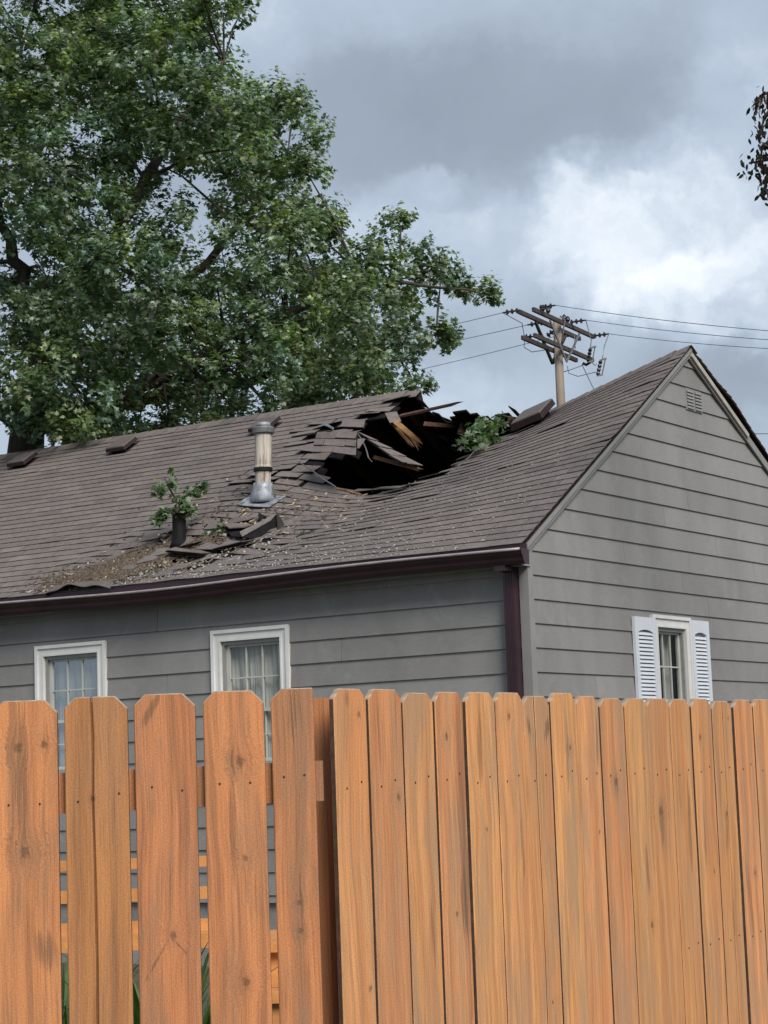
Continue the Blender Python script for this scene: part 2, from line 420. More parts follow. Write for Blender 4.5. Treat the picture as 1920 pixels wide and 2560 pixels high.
def drop(u, t):
    t = max(0, min(1.02, t))
    rise = .285 * u if u < 1.7 else .4845 + .13 * smoothstep(1.7, 2.5, u)
    c = 3.25 - .55 * smoothstep(.5, .8, t)
    k = smoothstep(.5, .8, t)
    fall = (1 - smoothstep(c - .75, c + .95, u)) * (1 - k) + (1 - smoothstep(c - .3, c + .45, u)) * k
    return max(0, rise) * fall * (t ** 1.15)
def buckle(u, v):                                       # small heave along the line where the limb struck
    d = (u - 3.0) * .45 - (v - .9) * .9
    a = math.exp(-((u - 3.9) / 1.1) ** 2 - ((v - .75) / .55) ** 2)
    return a * .045 * math.sin(u * 9.0 + v * 6.0) - .03 * math.exp(-((u - 3.4) / .6) ** 2 - ((v - 1.0) / .4) ** 2)
def S(u, v, h=0.0):
    return (u, E0[0] + v * SC - h * SS, E0[1] + v * SS + h * SC - drop(u, v / LV) + buckle(u, v))
def SLoc(u, v, h=0.0): return L(*S(u, v, h))
HOLE = [(3.14, 4.3), (3.20, 3.93), (3.22, 3.72), (3.10, 3.56), (3.26, 3.47), (3.46, 3.44), (3.34, 3.22), (3.68, 3.33), (3.98, 3.36), (3.96, 3.27),
        (3.36, 3.10), (3.14, 2.76), (3.37, 2.66), (3.62, 2.72), (3.46, 2.5), (3.30, 2.30), (3.10, 2.24), (2.84, 2.20), (2.56, 2.28), (2.40, 2.38),
        (2.24, 2.48), (2.03, 2.56), (2.04, 3.04), (2.06, 3.30), (1.95, 3.48), (1.86, 3.60), (1.80, 3.82), (1.78, 4.3)]
SMALL_HOLES = [[(4.02, .46), (4.10, .38), (4.0, .32), (3.72, .33), (3.60, .46), (3.74, .50), (3.88, .44)],
               [(3.62, 1.22), (3.66, 1.10), (3.50, .92), (3.34, .90), (3.28, 1.02), (3.42, 1.16)]]
def inside(poly, u, v):
    r = False; j = len(poly) - 1
    for i in range(len(poly)):
        a, b = poly[i], poly[j]
        if (a[1] > v) != (b[1] > v) and u < (b[0] - a[0]) * (v - a[1]) / (b[1] - a[1]) + a[0]: r = not r
        j = i
    return r
def in_hole(u, v): return inside(HOLE, u, v)
def dist_poly(poly, u, v):
    best = 9
    for i in range(len(poly)):
        a, b = poly[i - 1], poly[i]
        dx, dy = b[0] - a[0], b[1] - a[1]
        t = max(0, min(1, ((u - a[0]) * dx + (v - a[1]) * dy) / (dx * dx + dy * dy + 1e-9)))
        best = min(best, math.hypot(a[0] + t * dx - u, a[1] + t * dy - v))
    return best

# ------------------------------------------------------------------ walls with siding boards
ZL0, EXPO = 3.482, .2032
OPEN_F = [(2.545, 3.255, 1.80, 2.935), (4.72, 5.45, 1.80, 2.935)]           # u0,u1,z0,z1
OPEN_G = [(2.285, 2.905, 1.66, 2.945)]
def gl(z): return 0.0 if z < 3.50 else (z - 3.50) / (5.66 - 3.50) * 3.29
def gr(z): return BW if z < 5.66 - BSL * (BW - 3.29) else 3.29 + (5.66 - z) / BSL
def board(mb, Mp, s0b, s1b, s0t, s1t, z0, z1, zfull0, zfull1):
    o0 = .022 - .016 * (z0 - zfull0) / (zfull1 - zfull0); o1 = .022 - .016 * (z1 - zfull0) / (zfull1 - zfull0)
    mb.hexa([Mp(s0b, z0, .002), Mp(s1b, z0, .002), Mp(s1b, z0, o0), Mp(s0b, z0, o0),
             Mp(s0t, z1, .002), Mp(s1t, z1, .002), Mp(s1t, z1, o1), Mp(s0t, z1, o1)])
def side_wall(name, Mp, lo, hi, zmin, zmax, opens, joints):
    wall = MB()
    # sheathing behind the boards, one sheet with the openings left free
    zs = sorted(set([zmin, 3.50 if zmax > 3.6 else zmax, zmax] + [q for o in opens for q in o[2:]]))
    if zmax > 3.6: zs = sorted(set(zs + [zmin + (zmax - zmin) * k / 24 for k in range(25)]))
    for z0, z1 in zip(zs[:-1], zs[1:]):
        cuts = [(o[0], o[1]) for o in opens if o[2] <= z0 + 1e-6 and o[3] >= z1 - 1e-6]
        a = (lo(z0), lo(z1)); segs = []
        for c in sorted(cuts): segs.append((a, (c[0], c[0]))); a = (c[1], c[1])
        segs.append((a, (hi(z0), hi(z1))))
        for (b0, t0), (b1, t1) in segs:
            wall.hexa([Mp(b0, z0, -.05), Mp(b1, z0, -.05), Mp(b1, z0, 0), Mp(b0, z0, 0), Mp(t0, z1, -.05), Mp(t1, z1, -.05), Mp(t1, z1, 0), Mp(t0, z1, 0)])
    wo = wall.build(name, M['trim'], house, recalc=True)
    k = math.ceil((ZL0 - zmin) / EXPO); z0 = ZL0 - k * EXPO
    row = 0
    while z0 < zmax - .02:
        zb = max(z0, zmin); zt = min(z0 + EXPO + .022, zmax)
        js = sorted(j for j, zz in joints if zb < zz < zb + EXPO)
        edges = [None] + js + [None]
        for a, b in zip(edges[:-1], edges[1:]):
            a0, a1 = (lo(zb), lo(zt)) if a is None else (a + .0022, a + .0022)
            b0, b1 = (hi(zb), hi(zt)) if b is None else (b - .0022, b - .0022)
            if b0 - a0 < .02: continue
            mbs = []
            def piece(*aa):
                mb = MB(); board(mb, Mp, *aa); mb.build('siding_board', M['siding'], wo, recalc=True)
            ops = [o for o in opens if o[2] < zt and o[3] > zb and o[0] < b0 and o[1] > a0]
            cur0, cur1 = a0, a1
            for o in sorted(ops):
                if o[0] > cur0: piece(cur0, o[0], cur1, o[0], zb, zt, z0, z0 + EXPO + .022)
                if o[2] > zb + .005: piece(max(o[0], cur0), o[1], max(o[0], cur0), o[1], zb, o[2], z0, z0 + EXPO + .022)
                if o[3] < zt - .005: piece(max(o[0], cur0), o[1], max(o[0], cur0), o[1], o[3], zt, z0, z0 + EXPO + .022)
                cur0 = cur1 = o[1]
            if b0 > cur0 + .005: piece(cur0, b0, cur1, max(b1, cur1 + .001), zb, zt, z0, z0 + EXPO + .022)
        z0 += EXPO; row += 1
    return wo
Mf = lambda s, z, o: (-s, -o, z)
Mg = lambda s, z, o: (o, s, z)
jf = [(1.4, 3.35), (4.0, 3.15), (1.9, 2.75), (3.9, 2.55), (6.3, 2.35), (3.9, 2.1), (6.6, 1.9), (1.3, 1.5), (7.4, 3.2), (8.2, 2.7), (3.7, 1.1), (2.3, .9)]
jg = [(2.19, 4.62), (3.97, 4.38), (3.13, 4.17), (2.61, 3.97), (3.72, 3.76), (1.75, 3.59), (2.93, 3.37), (3.47, 3.15), (4.6, 3.57), (5.2, 3.97), (4.9, 2.55), (1.1, 2.35), (4.1, 1.9), (1.4, 1.5)]
wall_front = side_wall('front_wall', Mf, lambda z: 0.0, lambda z: UL, .57, 3.52, OPEN_F, jf)
wall_gable = side_wall('gable_wall', Mg, gl, gr, .57, 5.62, OPEN_G, jg)
mb = MB(); mb.box(L(UL, .05, .57), L(UL - .05, BW, 3.5)); mb.box(L(UL - .05, BW - .05, .57), L(.05, BW, 3.5))
mb.add([L(UL, 0, 3.5), L(UL, BW, 3.5), L(UL, 3.29, 5.66)], [(0, 1, 2)]); mb.build('rear_wall', M['siding'], house, recalc=True)
mb = MB(); mb.box(L(UL - .03, .03, 0), L(.03, BW - .03, .57)); mb.build('foundation', M['stone'], house)
mb = MB(); mb.box(L(UL - .06, .06, 3.40), L(.06, BW - .06, 3.44)); mb.build('attic_floor', M['attic'], house)
# corner board, rake boards, gable trim
mb = MB(); mb.box(L(.060, -.030, .56), L(-.028, .002, 3.47)); mb.box(L(.002, .002, .56), L(-.028, .055, 3.49)); mb.build('corner_board', M['trim'], house)
def rake(name, m, a, b, wd, o0, o1):                 # board lying on the gable, along a slope line a->b (w,z)
    d = Vector((b[0] - a[0], b[1] - a[1])).normalized(); n = Vector((-d.y, d.x))
    if n.y > 0: n = -n
    q = MB(); A = Vector(a); B = Vector(b)
    pts = [A, B, B + n * wd, A + n * wd]
    q.hexa([(o0, p.x, p.y) for p in pts] + [(o1, p.x, p.y) for p in pts]); return q.build(name, m, house, recalc=True)
rake('rake_board', M['trim'], (-.14, 3.475), (3.29, 5.685), .066, .024, .048)
rake('rake_moulding', M['trim'], (-.14, 3.480), (3.29, 5.69), .028, .049, .070)
rake('rake_board', M['trim'], (3.29, 5.675), (BW + .15, 5.675 - BSL * (BW + .15 - 3.29)), .075, .024, .046)
rake('pale_rake_moulding', M['rake_light'], (3.31, 5.655), (4.56, 5.655 - BSL * 1.25), .045, .047, .068)

# ------------------------------------------------------------------ windows
def window(Mp, cas, opn, cols, sash_mid, nm='window'):
    """casing rect cas, glass opening opn: (s0,s1,z0,z1)"""
    root = empty(nm, (0, 0, 0), 0, house)
    s0, s1, z0, z1 = cas; a0, a1, b0, b1 = opn
    q = MB()
    def bar(x0, x1, y0, y1, i, o): q.hexa([Mp(x0, y0, i), Mp(x1, y0, i), Mp(x1, y0, o), Mp(x0, y0, o), Mp(x0, y1, i), Mp(x1, y1, i), Mp(x1, y1, o), Mp(x0, y1, o)])
    # stepped casing: flat + raised back band
    bar(s0, a0, z0, z1, -.03, .036); bar(a1, s1, z0, z1, -.03, .036); bar(a0, a1, b1, z1, -.03, .0358)
    bar(s0 - .006, s0 + .028, z0, z1 + .006, .036, .052); bar(s1 - .028, s1 + .006, z0, z1 + .006, .036, .052); bar(s0 + .028, s1 - .028, z1 - .026, z1 + .006, .036, .0517)
    bar(a0 - .018, a0, z0, b1, .036, .043); bar(a1, a1 + .018, z0, b1, .036, .043); bar(a0 - .018, a1 + .018, b1, b1 + .018, .036, .0428)
    q.build('casing', M['white'], root, recalc=True)
    q = MB(); bar(s0 - .04, s1 + .04, z0 - .045, z0, -.03, .075); q.build('sill', M['white'], root, recalc=True)
    q = MB(); t = .026
    bar(a0, a0 + t, b0, b1, -.03, .012); bar(a1 - t, a1, b0, b1, -.03, .012); bar(a0 + t, a1 - t, b1 - t * 1.3, b1, -.03, .0118); bar(a0 + t, a1 - t, b0, b0 + t, -.03, .0118)
    q.build('storm_frame', M['storm'], root, recalc=True)
    c0, c1, e0, e1 = a0 + t, a1 - t, b0 + t, b1 - t * 1.3
    mid = sash_mid
    for part, (y0, y1), off in (('upper_sash', (mid - .012, e1), -.02), ('lower_sash', (e0, mid + .02), -.045)):
        q = MB(); st = .036
        bar(c0, c0 + st, y0, y1, off - .03, off); bar(c1 - st, c1, y0, y1, off - .03, off)
        bar(c0 + st, c1 - st, y1 - .022, y1, off - .03, off - .0005); bar(c0 + st, c1 - st, y0, y0 + .03, off - .03, off - .0005)
        so = q.build(part, M['sash'], root, recalc=True)
        g0, g1 = c0 + st, c1 - st; h0, h1 = y0 + .03, y1 - .022
        mw = .0125
        for k in range(1, cols):
            x = g0 + (g1 - g0) * k / cols
            q = MB(); bar(x - mw / 2, x + mw / 2, h0, h1, off - .026, off - .004); q.build('muntin', M['sash'], so, recalc=True)
        ym = (h0 + h1) / 2
        q = MB(); bar(g0, g1, ym - mw / 2, ym + mw / 2, off - .0255, off - .0045); q.build('muntin', M['sash'], so, recalc=True)
        for k in range(cols):
            for (ya, yb) in ((h0, ym), (ym, h1)):
                xa, xb = g0 + (g1 - g0) * k / cols, g0 + (g1 - g0) * (k + 1) / cols
                q = MB(); q.add([Mp(xa, ya, off - .015), Mp(xb, ya, off - .015), Mp(xb, yb, off - .015), Mp(xa, yb, off - .015)], [(0, 1, 2, 3)])
                q.build('pane', M['glass'], so)
    return root
def curtain(Mp, s0, s1, z0, z1, off, folds, amp, parent, m):
    q = MB(); n = 60; vs = []; fs = []
    for i in range(n + 1):
        s = s0 + (s1 - s0) * i / n
        o = off + amp * math.sin(i / n * folds * 6.283) + amp * .5 * math.sin(i / n * folds * 2.6 * 6.283 + 1)
        vs += [Mp(s, z0, o), Mp(s, z1, o)]
        if i: fs.append((2 * i - 2, 2 * i, 2 * i + 1, 2 * i - 1))
    q.add(vs, fs); return q.build('curtain', m, parent, smooth=True)
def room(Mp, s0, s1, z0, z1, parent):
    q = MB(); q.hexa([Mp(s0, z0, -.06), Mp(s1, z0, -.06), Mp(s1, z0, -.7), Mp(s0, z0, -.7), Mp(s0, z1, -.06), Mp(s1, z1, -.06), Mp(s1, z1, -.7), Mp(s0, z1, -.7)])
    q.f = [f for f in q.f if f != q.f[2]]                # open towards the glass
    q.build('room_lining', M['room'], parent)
w1 = window(Mf, (2.463, 3.338, 1.77, 3.025), (2.560, 3.240, 1.80, 2.925), 3, 2.285)
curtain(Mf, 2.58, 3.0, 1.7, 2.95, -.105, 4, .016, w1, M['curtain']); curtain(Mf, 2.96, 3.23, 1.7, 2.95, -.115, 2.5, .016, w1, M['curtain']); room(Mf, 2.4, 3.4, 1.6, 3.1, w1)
w2 = window(Mf, (4.634, 5.531, 1.77, 3.025), (4.735, 5.432, 1.80, 2.925), 3, 2.285)
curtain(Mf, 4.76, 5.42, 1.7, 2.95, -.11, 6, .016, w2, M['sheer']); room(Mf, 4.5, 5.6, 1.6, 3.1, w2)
w3 = window(Mg, (2.205, 2.985, 1.62, 3.035), (2.30, 2.89, 1.66, 2.93), 3, 2.25)
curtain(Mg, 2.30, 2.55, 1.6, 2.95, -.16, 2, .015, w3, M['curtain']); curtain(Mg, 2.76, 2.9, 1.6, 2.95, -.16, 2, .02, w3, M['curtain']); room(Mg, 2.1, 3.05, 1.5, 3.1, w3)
q = MB()
for a, b in (((2.36, 2.03), (2.50, 2.27)), ((2.50, 2.27), (2.70, 2.0))):
    q.beam(Mg(a[0], a[1], -.105), Mg(b[0], b[1], -.105), .012, .07, (1, 0, 0))
q.build('white_paper_fold', M['paper'], w3, recalc=True)

def shutter(s0, s1, z0, z1, tilt):
    root = empty('shutter', (0, 0, 0), 0, house)
    q = MB(); fr = .062
    def P(s, z, o): return Mg(s + (z1 - z) * tilt, z, o)
    def bar(x0, x1, y0, y1, i, o, qq): qq.hexa([P(x0, y0, i), P(x1, y0, i), P(x1, y0, o), P(x0, y0, o), P(x0, y1, i), P(x1, y1, i), P(x1, y1, o), P(x0, y1, o)])
    a0, a1, b0, b1 = s0 + fr, s1 - fr, z0 + .10, z1 - .14
    bar(s0, a0, z0, z1, .024, .054, q); bar(a1, s1, z0, z1, .024, .054, q); bar(a0, a1, z0, b0, .024, .0538, q)
    # top rail with an arched lower edge
    n = 12
    for k in range(n):
        x0 = a0 + (a1 - a0) * k / n; x1 = a0 + (a1 - a0) * (k + 1) / n
        ar = lambda x: b1 + .026 * max(0, math.sin(math.pi * (x - a0) / (a1 - a0))) ** .7
        q.hexa([P(x0, ar(x0), .024), P(x1, ar(x1), .024), P(x1, ar(x1), .0537), P(x0, ar(x0), .0537), P(x0, z1, .024), P(x1, z1, .024), P(x1, z1, .0537), P(x0, z1, .0537)])
    q.build('shutter_frame', M['vinyl'], root, recalc=True)
    q = MB(); bar(a0 - .01, a1 + .01, b0 - .01, z1 - .06, .0235, .027, q); q.build('shutter_back', M['storm'], root, recalc=True)
    z = b0 + .006
    while z < b1 - .022:
        q = MB(); q.hexa([P(a0, z, .029), P(a1, z, .029), P(a1, z, .050), P(a0, z, .050), P(a0, z + .026, .029), P(a1, z + .026, .029), P(a1, z + .026, .037), P(a0, z + .026, .037)])
        q.build('louver_slat', M['vinyl'], root, recalc=True); z += .036
    return root
shutter(1.815, 2.235, 1.62, 3.005, .012)
shutter(2.992, 3.37, 1.62, 3.022, .006)
# gable louver: small block of horizontal slats in two columns
gv = empty('gable_louver', (0, 0, 0), 0, house)
for cx in (3.23, 3.41):
    for k in range(6):
        z = 5.10 + k * .032 - (cx - 3.23) * 0
        q = MB(); q.hexa([Mg(cx, z, .020), Mg(cx + .14, z, .020), Mg(cx + .14, z, .033), Mg(cx, z, .033), Mg(cx, z + .022, .020), Mg(cx + .14, z + .022, .020), Mg(cx + .14, z + .022, .024), Mg(cx, z + .022, .024)])
        q.build('louver_slat', M['trim'], gv, recalc=True)
q = MB(); q.hexa([Mg(3.21, 5.085, .008), Mg(3.57, 5.085, .008), Mg(3.57, 5.085, .021), Mg(3.21, 5.085, .021), Mg(3.21, 5.30, .008), Mg(3.57, 5.30, .008), Mg(3.57, 5.30, .017), Mg(3.21, 5.30, .017)]); q.build('louver_back', M['trim'], gv, recalc=True)

# ------------------------------------------------------------------ roof
roof = empty('roof', (0, 0, 0), 0, house)
def deck(name, surf, u0, u1, v0, v1, du, keep, th, m, parent, h0=-.003):
    nu = int(round((u1 - u0) / du)); nv = int(round((v1 - v0) / du))
    us = [u0 + (u1 - u0) * i / nu for i in range(nu + 1)]; vv = [v0 + (v1 - v0) * j / nv for j in range(nv + 1)]
    ids = {}; V = []; Fc = []; Mi = []
    def vid(i, j, b):
        k = (i, j, b)
        if k not in ids: ids[k] = len(V); V.append(surf(us[i], vv[j], h0 - (th if b else 0)))
        return ids[k]
    K = [[keep((us[i] + us[i + 1]) / 2, (vv[j] + vv[j + 1]) / 2) for j in range(nv)] for i in range(nu)]
    g = lambda i, j: 0 <= i < nu and 0 <= j < nv and K[i][j]
    for i in range(nu):
        for j in range(nv):
            if not K[i][j]: continue
            Fc.append((vid(i, j, 0), vid(i + 1, j, 0), vid(i + 1, j + 1, 0), vid(i, j + 1, 0))); Mi.append(0)
            Fc.append((vid(i, j, 1), vid(i, j + 1, 1), vid(i + 1, j + 1, 1), vid(i + 1, j, 1))); Mi.append(1)
            for (a, b, n) in (((i, j), (i + 1, j), (i, j - 1)), ((i + 1, j), (i + 1, j + 1), (i + 1, j)), ((i + 1, j + 1), (i, j + 1), (i, j + 1)), ((i, j + 1), (i, j), (i - 1, j))):
                if not g(*n): Fc.append((vid(*a, 0), vid(*b, 0), vid(*b, 1), vid(*a, 1))); Mi.append(1)
    q = MB(); q.v = V; q.f = Fc; q.mi = Mi; return q.build(name, m, parent)
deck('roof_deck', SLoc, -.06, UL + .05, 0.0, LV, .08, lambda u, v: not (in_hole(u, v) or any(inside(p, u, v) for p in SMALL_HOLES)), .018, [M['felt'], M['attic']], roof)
LB = math.hypot(BW + .2 - 3.29, BSL * (BW + .2 - 3.29))
BC = (BW + .2 - 3.29) / LB
def dropb(u):
    a = .285 * max(0, u) if u < 1.7 else .4845 - .26 * smoothstep(1.7, 2.15, u)
    return a * (1 - smoothstep(2.9, 3.3, u)) if u > 1.7 else a
def SB(u, s, h=0.0):
    t = s / LB
    bulge = .085 * math.exp(-max(0, u + .06) / .9) * math.sin(math.pi * min(1, max(0, (s - .15) / 2.1))) ** 1.0 if .15 < s < 2.25 else 0
    bulge += .012 * math.sin(s * 7.3) * math.exp(-max(0, u) / .6)
    return L(u, 3.29 + s * BC, 5.70 - s * BC * BSL + h - dropb(u) * max(0, 1 - t * 1.3) + max(0, bulge))
_rag = [rnd.uniform(0, 1) for _ in range(80)]
def rag(u):
    if 1.72 < u < 3.15:
        k = (u - 1.72) / .085; i = int(k)
        return .10 + .16 * (_rag[i]) + (.12 if 2.05 < u < 2.5 else 0)
    return 0
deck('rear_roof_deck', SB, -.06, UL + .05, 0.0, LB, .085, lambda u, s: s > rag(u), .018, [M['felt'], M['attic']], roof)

def tone():
    k = rnd.gauss(1, .055); r = rnd.random()
    base = (.142, .123, .116) if r < .62 else ((.149, .131, .124) if r < .87 else (.128, .112, .108))
    return tuple(max(.03, q * k) for q in base)
EXS = .1243; TAB = .306
NC = int(LV / EXS)
tabs = []                              # (score, corner points (8), tint)
def proj(P):
    d = P - CAM; z = d.dot(fw); return 960 + F_PX * d.dot(rt) / z, 1280 - F_PX * d.dot(up) / z, z
def tab_points(surf, u0, u1, v0, v1, lift=(0, 0), sag=(0, 0), th=.0066):
    lo = .0074
    p = []
    for (u, v, h) in ((u0, v0, lo + lift[0]), (u1, v0, lo + lift[1]), (u1, v1, .0005 + sag[1]), (u0, v1, .0005 + sag[0])): p.append(surf(u, v, h))
    for (u, v, h) in ((u0, v0, lo + lift[0] + th), (u1, v0, lo + lift[1] + th), (u1, v1, .004 + sag[1]), (u0, v1, .004 + sag[0])): p.append(surf(u, v, h))
    return p
cen = lambda ps: Vector((sum(p[0] for p in ps) / len(ps), sum(p[1] for p in ps) / len(ps), sum(p[2] for p in ps) / len(ps)))
def damage(u, v):
    a = math.exp(-(dist_poly(HOLE, u, v) / .22) ** 2)
    b = math.exp(-((u - 3.75) / .75) ** 2 - ((v - .85) / .45) ** 2) * .9
    c = math.exp(-((u - 3.85) / .45) ** 2 - ((v - 2.3) / .5) ** 2) * .95
    return min(1, a + b + c)
for c in range(NC + 1):
    v0 = .0 + c * EXS - .02
    off = (c % 2) * TAB / 2 + .03 * math.sin(c * 2.1) + rnd.uniform(-.008, .008)
    k = 0; u = -.065
    first = TAB - off
    edges = [u]
    x = u + (first if first > .05 else first + TAB)
    while x < UL + .04: edges.append(x); x += TAB
    edges.append(UL + .05)
    for a, b in zip(edges[:-1], edges[1:]):
        if b - a < .03: continue
        uc, vc = (a + b) / 2, v0 + EXS * .5
        v1 = min(v0 + EXS * 1.22, LV - .002)
        if v0 > LV - .06: continue
        if in_hole(uc, vc) or in_hole(uc, v0 + .02):
            continue
        if any(inside(p, uc, vc) for p in SMALL_HOLES): continue
        d = damage(uc, vc)
        l0 = l1 = 0; du = dv = 0
        if d > .08:
            if rnd.random() < .75 * d:
                l0 = abs(rnd.gauss(0, .036)) * d; l1 = abs(rnd.gauss(0, .036)) * d
                if rnd.random() < .16 * d: l0 += rnd.uniform(.02, .06) * d; l1 += rnd.uniform(0, .03)
            du = rnd.gauss(0, .018) * d; dv = rnd.gauss(0, .018) * d
        elif rnd.random() < .05: l0 = rnd.uniform(.002, .020) * (1 if uc < 3.2 else .4); l1 = rnd.uniform(0, .012) * (1 if uc < 3.2 else .4)
        j = rnd.gauss(0, .0018)
        ps = tab_points(SLoc, a + .0045 + du, b - .0045 + du, v0 + j + dv, v1 + dv, (l0, l1), (l0 * .25, l1 * .25))
        P = W(-cen(ps)[0], cen(ps)[1], cen(ps)[2]); px, py, z = proj(P)
        score = (b - a) / (z * z) if (-20 < px < 1940 and py < 1520) else -1
        if score > 0 and d > .25: score += .004
        tabs.append((score, ps, tone()))
tabs.sort(key=lambda t: -t[0])
for sc_, ps, tn in tabs[:296]:
    q = MB(); q.hexa(ps, 0, tn); q.build('shingle', M['shingle'], roof)
q = MB()
for sc_, ps, tn in tabs[296:]: q.hexa(ps, 0, tn)
tag(q.build('shingle_field', M['shingle'], roof), kind='stuff')
q = MB()
for c in range(int(LB / EXS) + 1):
    s1 = LB - c * EXS + .02; s0 = s1 - EXS * 1.2
    if s0 < 0: break
    x = -.065 - (c % 2) * TAB / 2
    while x < UL:
        a, b = max(-.065, x), min(x + TAB, UL + .05)
        if b - a > .03 and s0 > rag((a + b) / 2) + .02:
            lift = rnd.uniform(.0, .010) if a < .2 else 0
            q.hexa(tab_points(SB, b - .004, a + .004, s1, s0, (lift, lift)), 0, tone())
        x += TAB
tag(q.build('rear_shingle_field', M['shingle'], roof), kind='stuff')
# ridge caps
u = -.07
while u < UL:
    if not (1.70 < u + .1 < 3.10):
        a, b = u, u + .262
        fp = lambda uu, h, v: SLoc(uu, LV - v, h)
        bp = lambda uu, h, s: SB(uu, s, h)
        tn = tone(); j = rnd.uniform(0, .006)
        q = MB(); V = []
        for uu, hh in ((a, .020 + j), (b, .012)):
            V += [fp(uu, hh, .15), fp(uu, hh + .008, .012), bp(uu, hh + .008, .012), bp(uu, hh, .15)]
        V += [(p[0], p[1], p[2] - .007) for p in V]
        q.add(V, [(0, 1, 5, 4), (1, 2, 6, 5), (2, 3, 7, 6), (8, 12, 13, 9), (9, 13, 14, 10), (10, 14, 15, 11), (0, 8, 9, 1), (1, 9, 10, 2), (2, 10, 11, 3), (4, 5, 13, 12), (5, 6, 14, 13), (6, 7, 15, 14), (0, 4, 12, 8), (3, 11, 15, 7)], 0, tn)
        q.build('ridge_cap', M['shingle'], roof, recalc=True)
    u += .165
# rafters under both slopes near the break
for k in range(18):
    uu = .35 + k * .6
    if uu > UL - .1: break
    q = MB(); q.beam(SB(uu, .25, -.09), SB(uu, LB - .4, -.09), .04, .12, mi=0); q.build('rafter', M['rafter'], roof)
    if uu < 1.5 or uu > 4.4:
        q = MB(); q.beam(SLoc(uu, .25, -.09), SLoc(uu, LV - .2, -.09), .04, .12); q.build('rafter', M['rafter'], roof)
    else:
        q = MB(); q.beam(SLoc(uu, .25, -.12), SLoc(uu, 1.5, -.14), .04, .12); q.build('rafter', M['rafter'], roof)

# --- broken boards and torn pieces in the hole (placed in house space by sight line and depth)
def HP(x, y, Y): return loc_of(at(x, y, Y))
def plank(name, pts, w, t, m, upv=(0, -.6, .8), splinter=True):
    q = MB(); a, b = Vector(pts[0]), Vector(pts[1]); d = (b - a).normalized()
    side = d.cross(Vector(upv)).normalized(); u2 = side.cross(d)
    n = 5; L_ = (b - a).length
    for k in range(n):                                   # split into strands that end at different lengths
        e = rnd.uniform(.0, .22) if splinter else 0
        x0 = -w / 2 + w * k / n; x1 = x0 + w / n * .96
        A = [a + side * x0, a + side * x1]; B = [b - d * e * min(L_, .6) + side * (x0 + .004), b - d * e * min(L_, .6) + side * (x1 - .006)]
        tip = b - d * (e * min(L_, .6)) + d * rnd.uniform(.03, .09) + side * ((x0 + x1) / 2 + rnd.uniform(-.01, .01)) if splinter else b + side * ((x0 + x1) / 2)
        v = [A[0] - u2 * t / 2, A[1] - u2 * t / 2, A[1] + u2 * t / 2, A[0] + u2 * t / 2, B[0] - u2 * t / 2, B[1] - u2 * t / 2, B[1] + u2 * t / 2, B[0] + u2 * t / 2, tip]
        q.add(v, [(0, 3, 2, 1), (0, 1, 5, 4), (1, 2, 6, 5), (2, 3, 7, 6), (3, 0, 4, 7), (4, 5, 8), (5, 6, 8), (6, 7, 8), (7, 4, 8)])
    return q.build(name, m, roof, recalc=True)
tag(plank('broken_board', (HP(985, 1052, 20.6), HP(1052, 1108, 20.1)), .055, .02, M['splint'], (.2, -.8, .6)), 'splintered yellow pine board hanging below the ridge break')
tag(plank('broken_board', (HP(985, 1062, 20.7), HP(1034, 1120, 20.3)), .032, .025, M['splint'], (.2, -.8, .6)), 'thin split pine strip beside the yellow board')
tag(plank('broken_board', (HP(935, 1143, 20.2), HP(1050, 1174, 19.7)), .035, .022, M['splint_mid'], (0, -.9, .4)), 'splintered board under the torn shingle flap')
tag(plank('broken_board', (HP(1000, 1040, 21.4), HP(1146, 1008, 21.0)), .06, .022, M['splint_dark'], (0, -.5, .9)), 'dark red splintered board jutting above the broken ridge')
plank('broken_board', (HP(1060, 1060, 21.6), HP(1130, 1066, 21.5)), .05, .02, M['splint_dark'], (0, -.9, .4))
plank('broken_board', (HP(842, 1221, 19.0), HP(900, 1236, 18.85)), .02, .012, M['splint_mid'], (0, -.5, .9))
plank('broken_board', (HP(1005, 1068, 20.9), HP(1045, 1118, 20.6)), .03, .02, M['splint_dark'], (.2, -.8, .6))
# torn shingle-covered flap folded into the hole
def flap(corners, nx, ny, name, jag=.015, thick=.010, m2='felt', bend=0.0):
    """bilinear patch of shingle pieces on a felt back; corners TL,TR,BR,BL in house space"""
    TL, TR, BR, BL = [Vector(c) for c in corners]
    root = empty(name, (0, 0, 0), 0, roof)
    nrm = (TR - TL).cross(BL - TL).normalized()
    if nrm.y > 0 or (abs(nrm.y) < .1 and nrm.z < 0): nrm = -nrm
    def P(a, b, h=0): return (TL * (1 - a) + TR * a) * (1 - b) + (BL * (1 - a) + BR * a) * b + nrm * (h + bend * math.sin(math.pi * a) * b)
    q = MB(); n = 10
    for i in range(n):
        a0, a1 = i / n, (i + 1) / n; e0 = 1 - rnd.uniform(0, .06); e1 = e0
        q.hexa([P(a0, 0, -thick), P(a1, 0, -thick), P(a1, e1, -thick), P(a0, e0, -thick), P(a0, 0), P(a1, 0), P(a1, e1), P(a0, e0)])
    q.build('felt_backing', M[m2], root, recalc=True)
    for j in range(ny):
        o = (j % 2) * .5
        for i in range(-1, nx):
            a0, a1 = max(0, (i + o) / nx), min(1, (i + 1 + o) / nx)
            if a1 - a0 < .05: continue
            b0, b1 = j / ny, min(1.04, (j + 1) / ny + rnd.uniform(-.01, .03)); l = rnd.uniform(.006, .02)
            g = .006
            q = MB(); pts = [P(a0 + g, b0, .001), P(a1 - g, b0, .001), P(a1 - g, b1, l), P(a0 + g, b1, l)]
            q.hexa(pts + [Vector(p) + nrm * .006 for p in pts], 0, tone()); q.build('shingle_piece', M['shingle'], root, recalc=True)
    return root
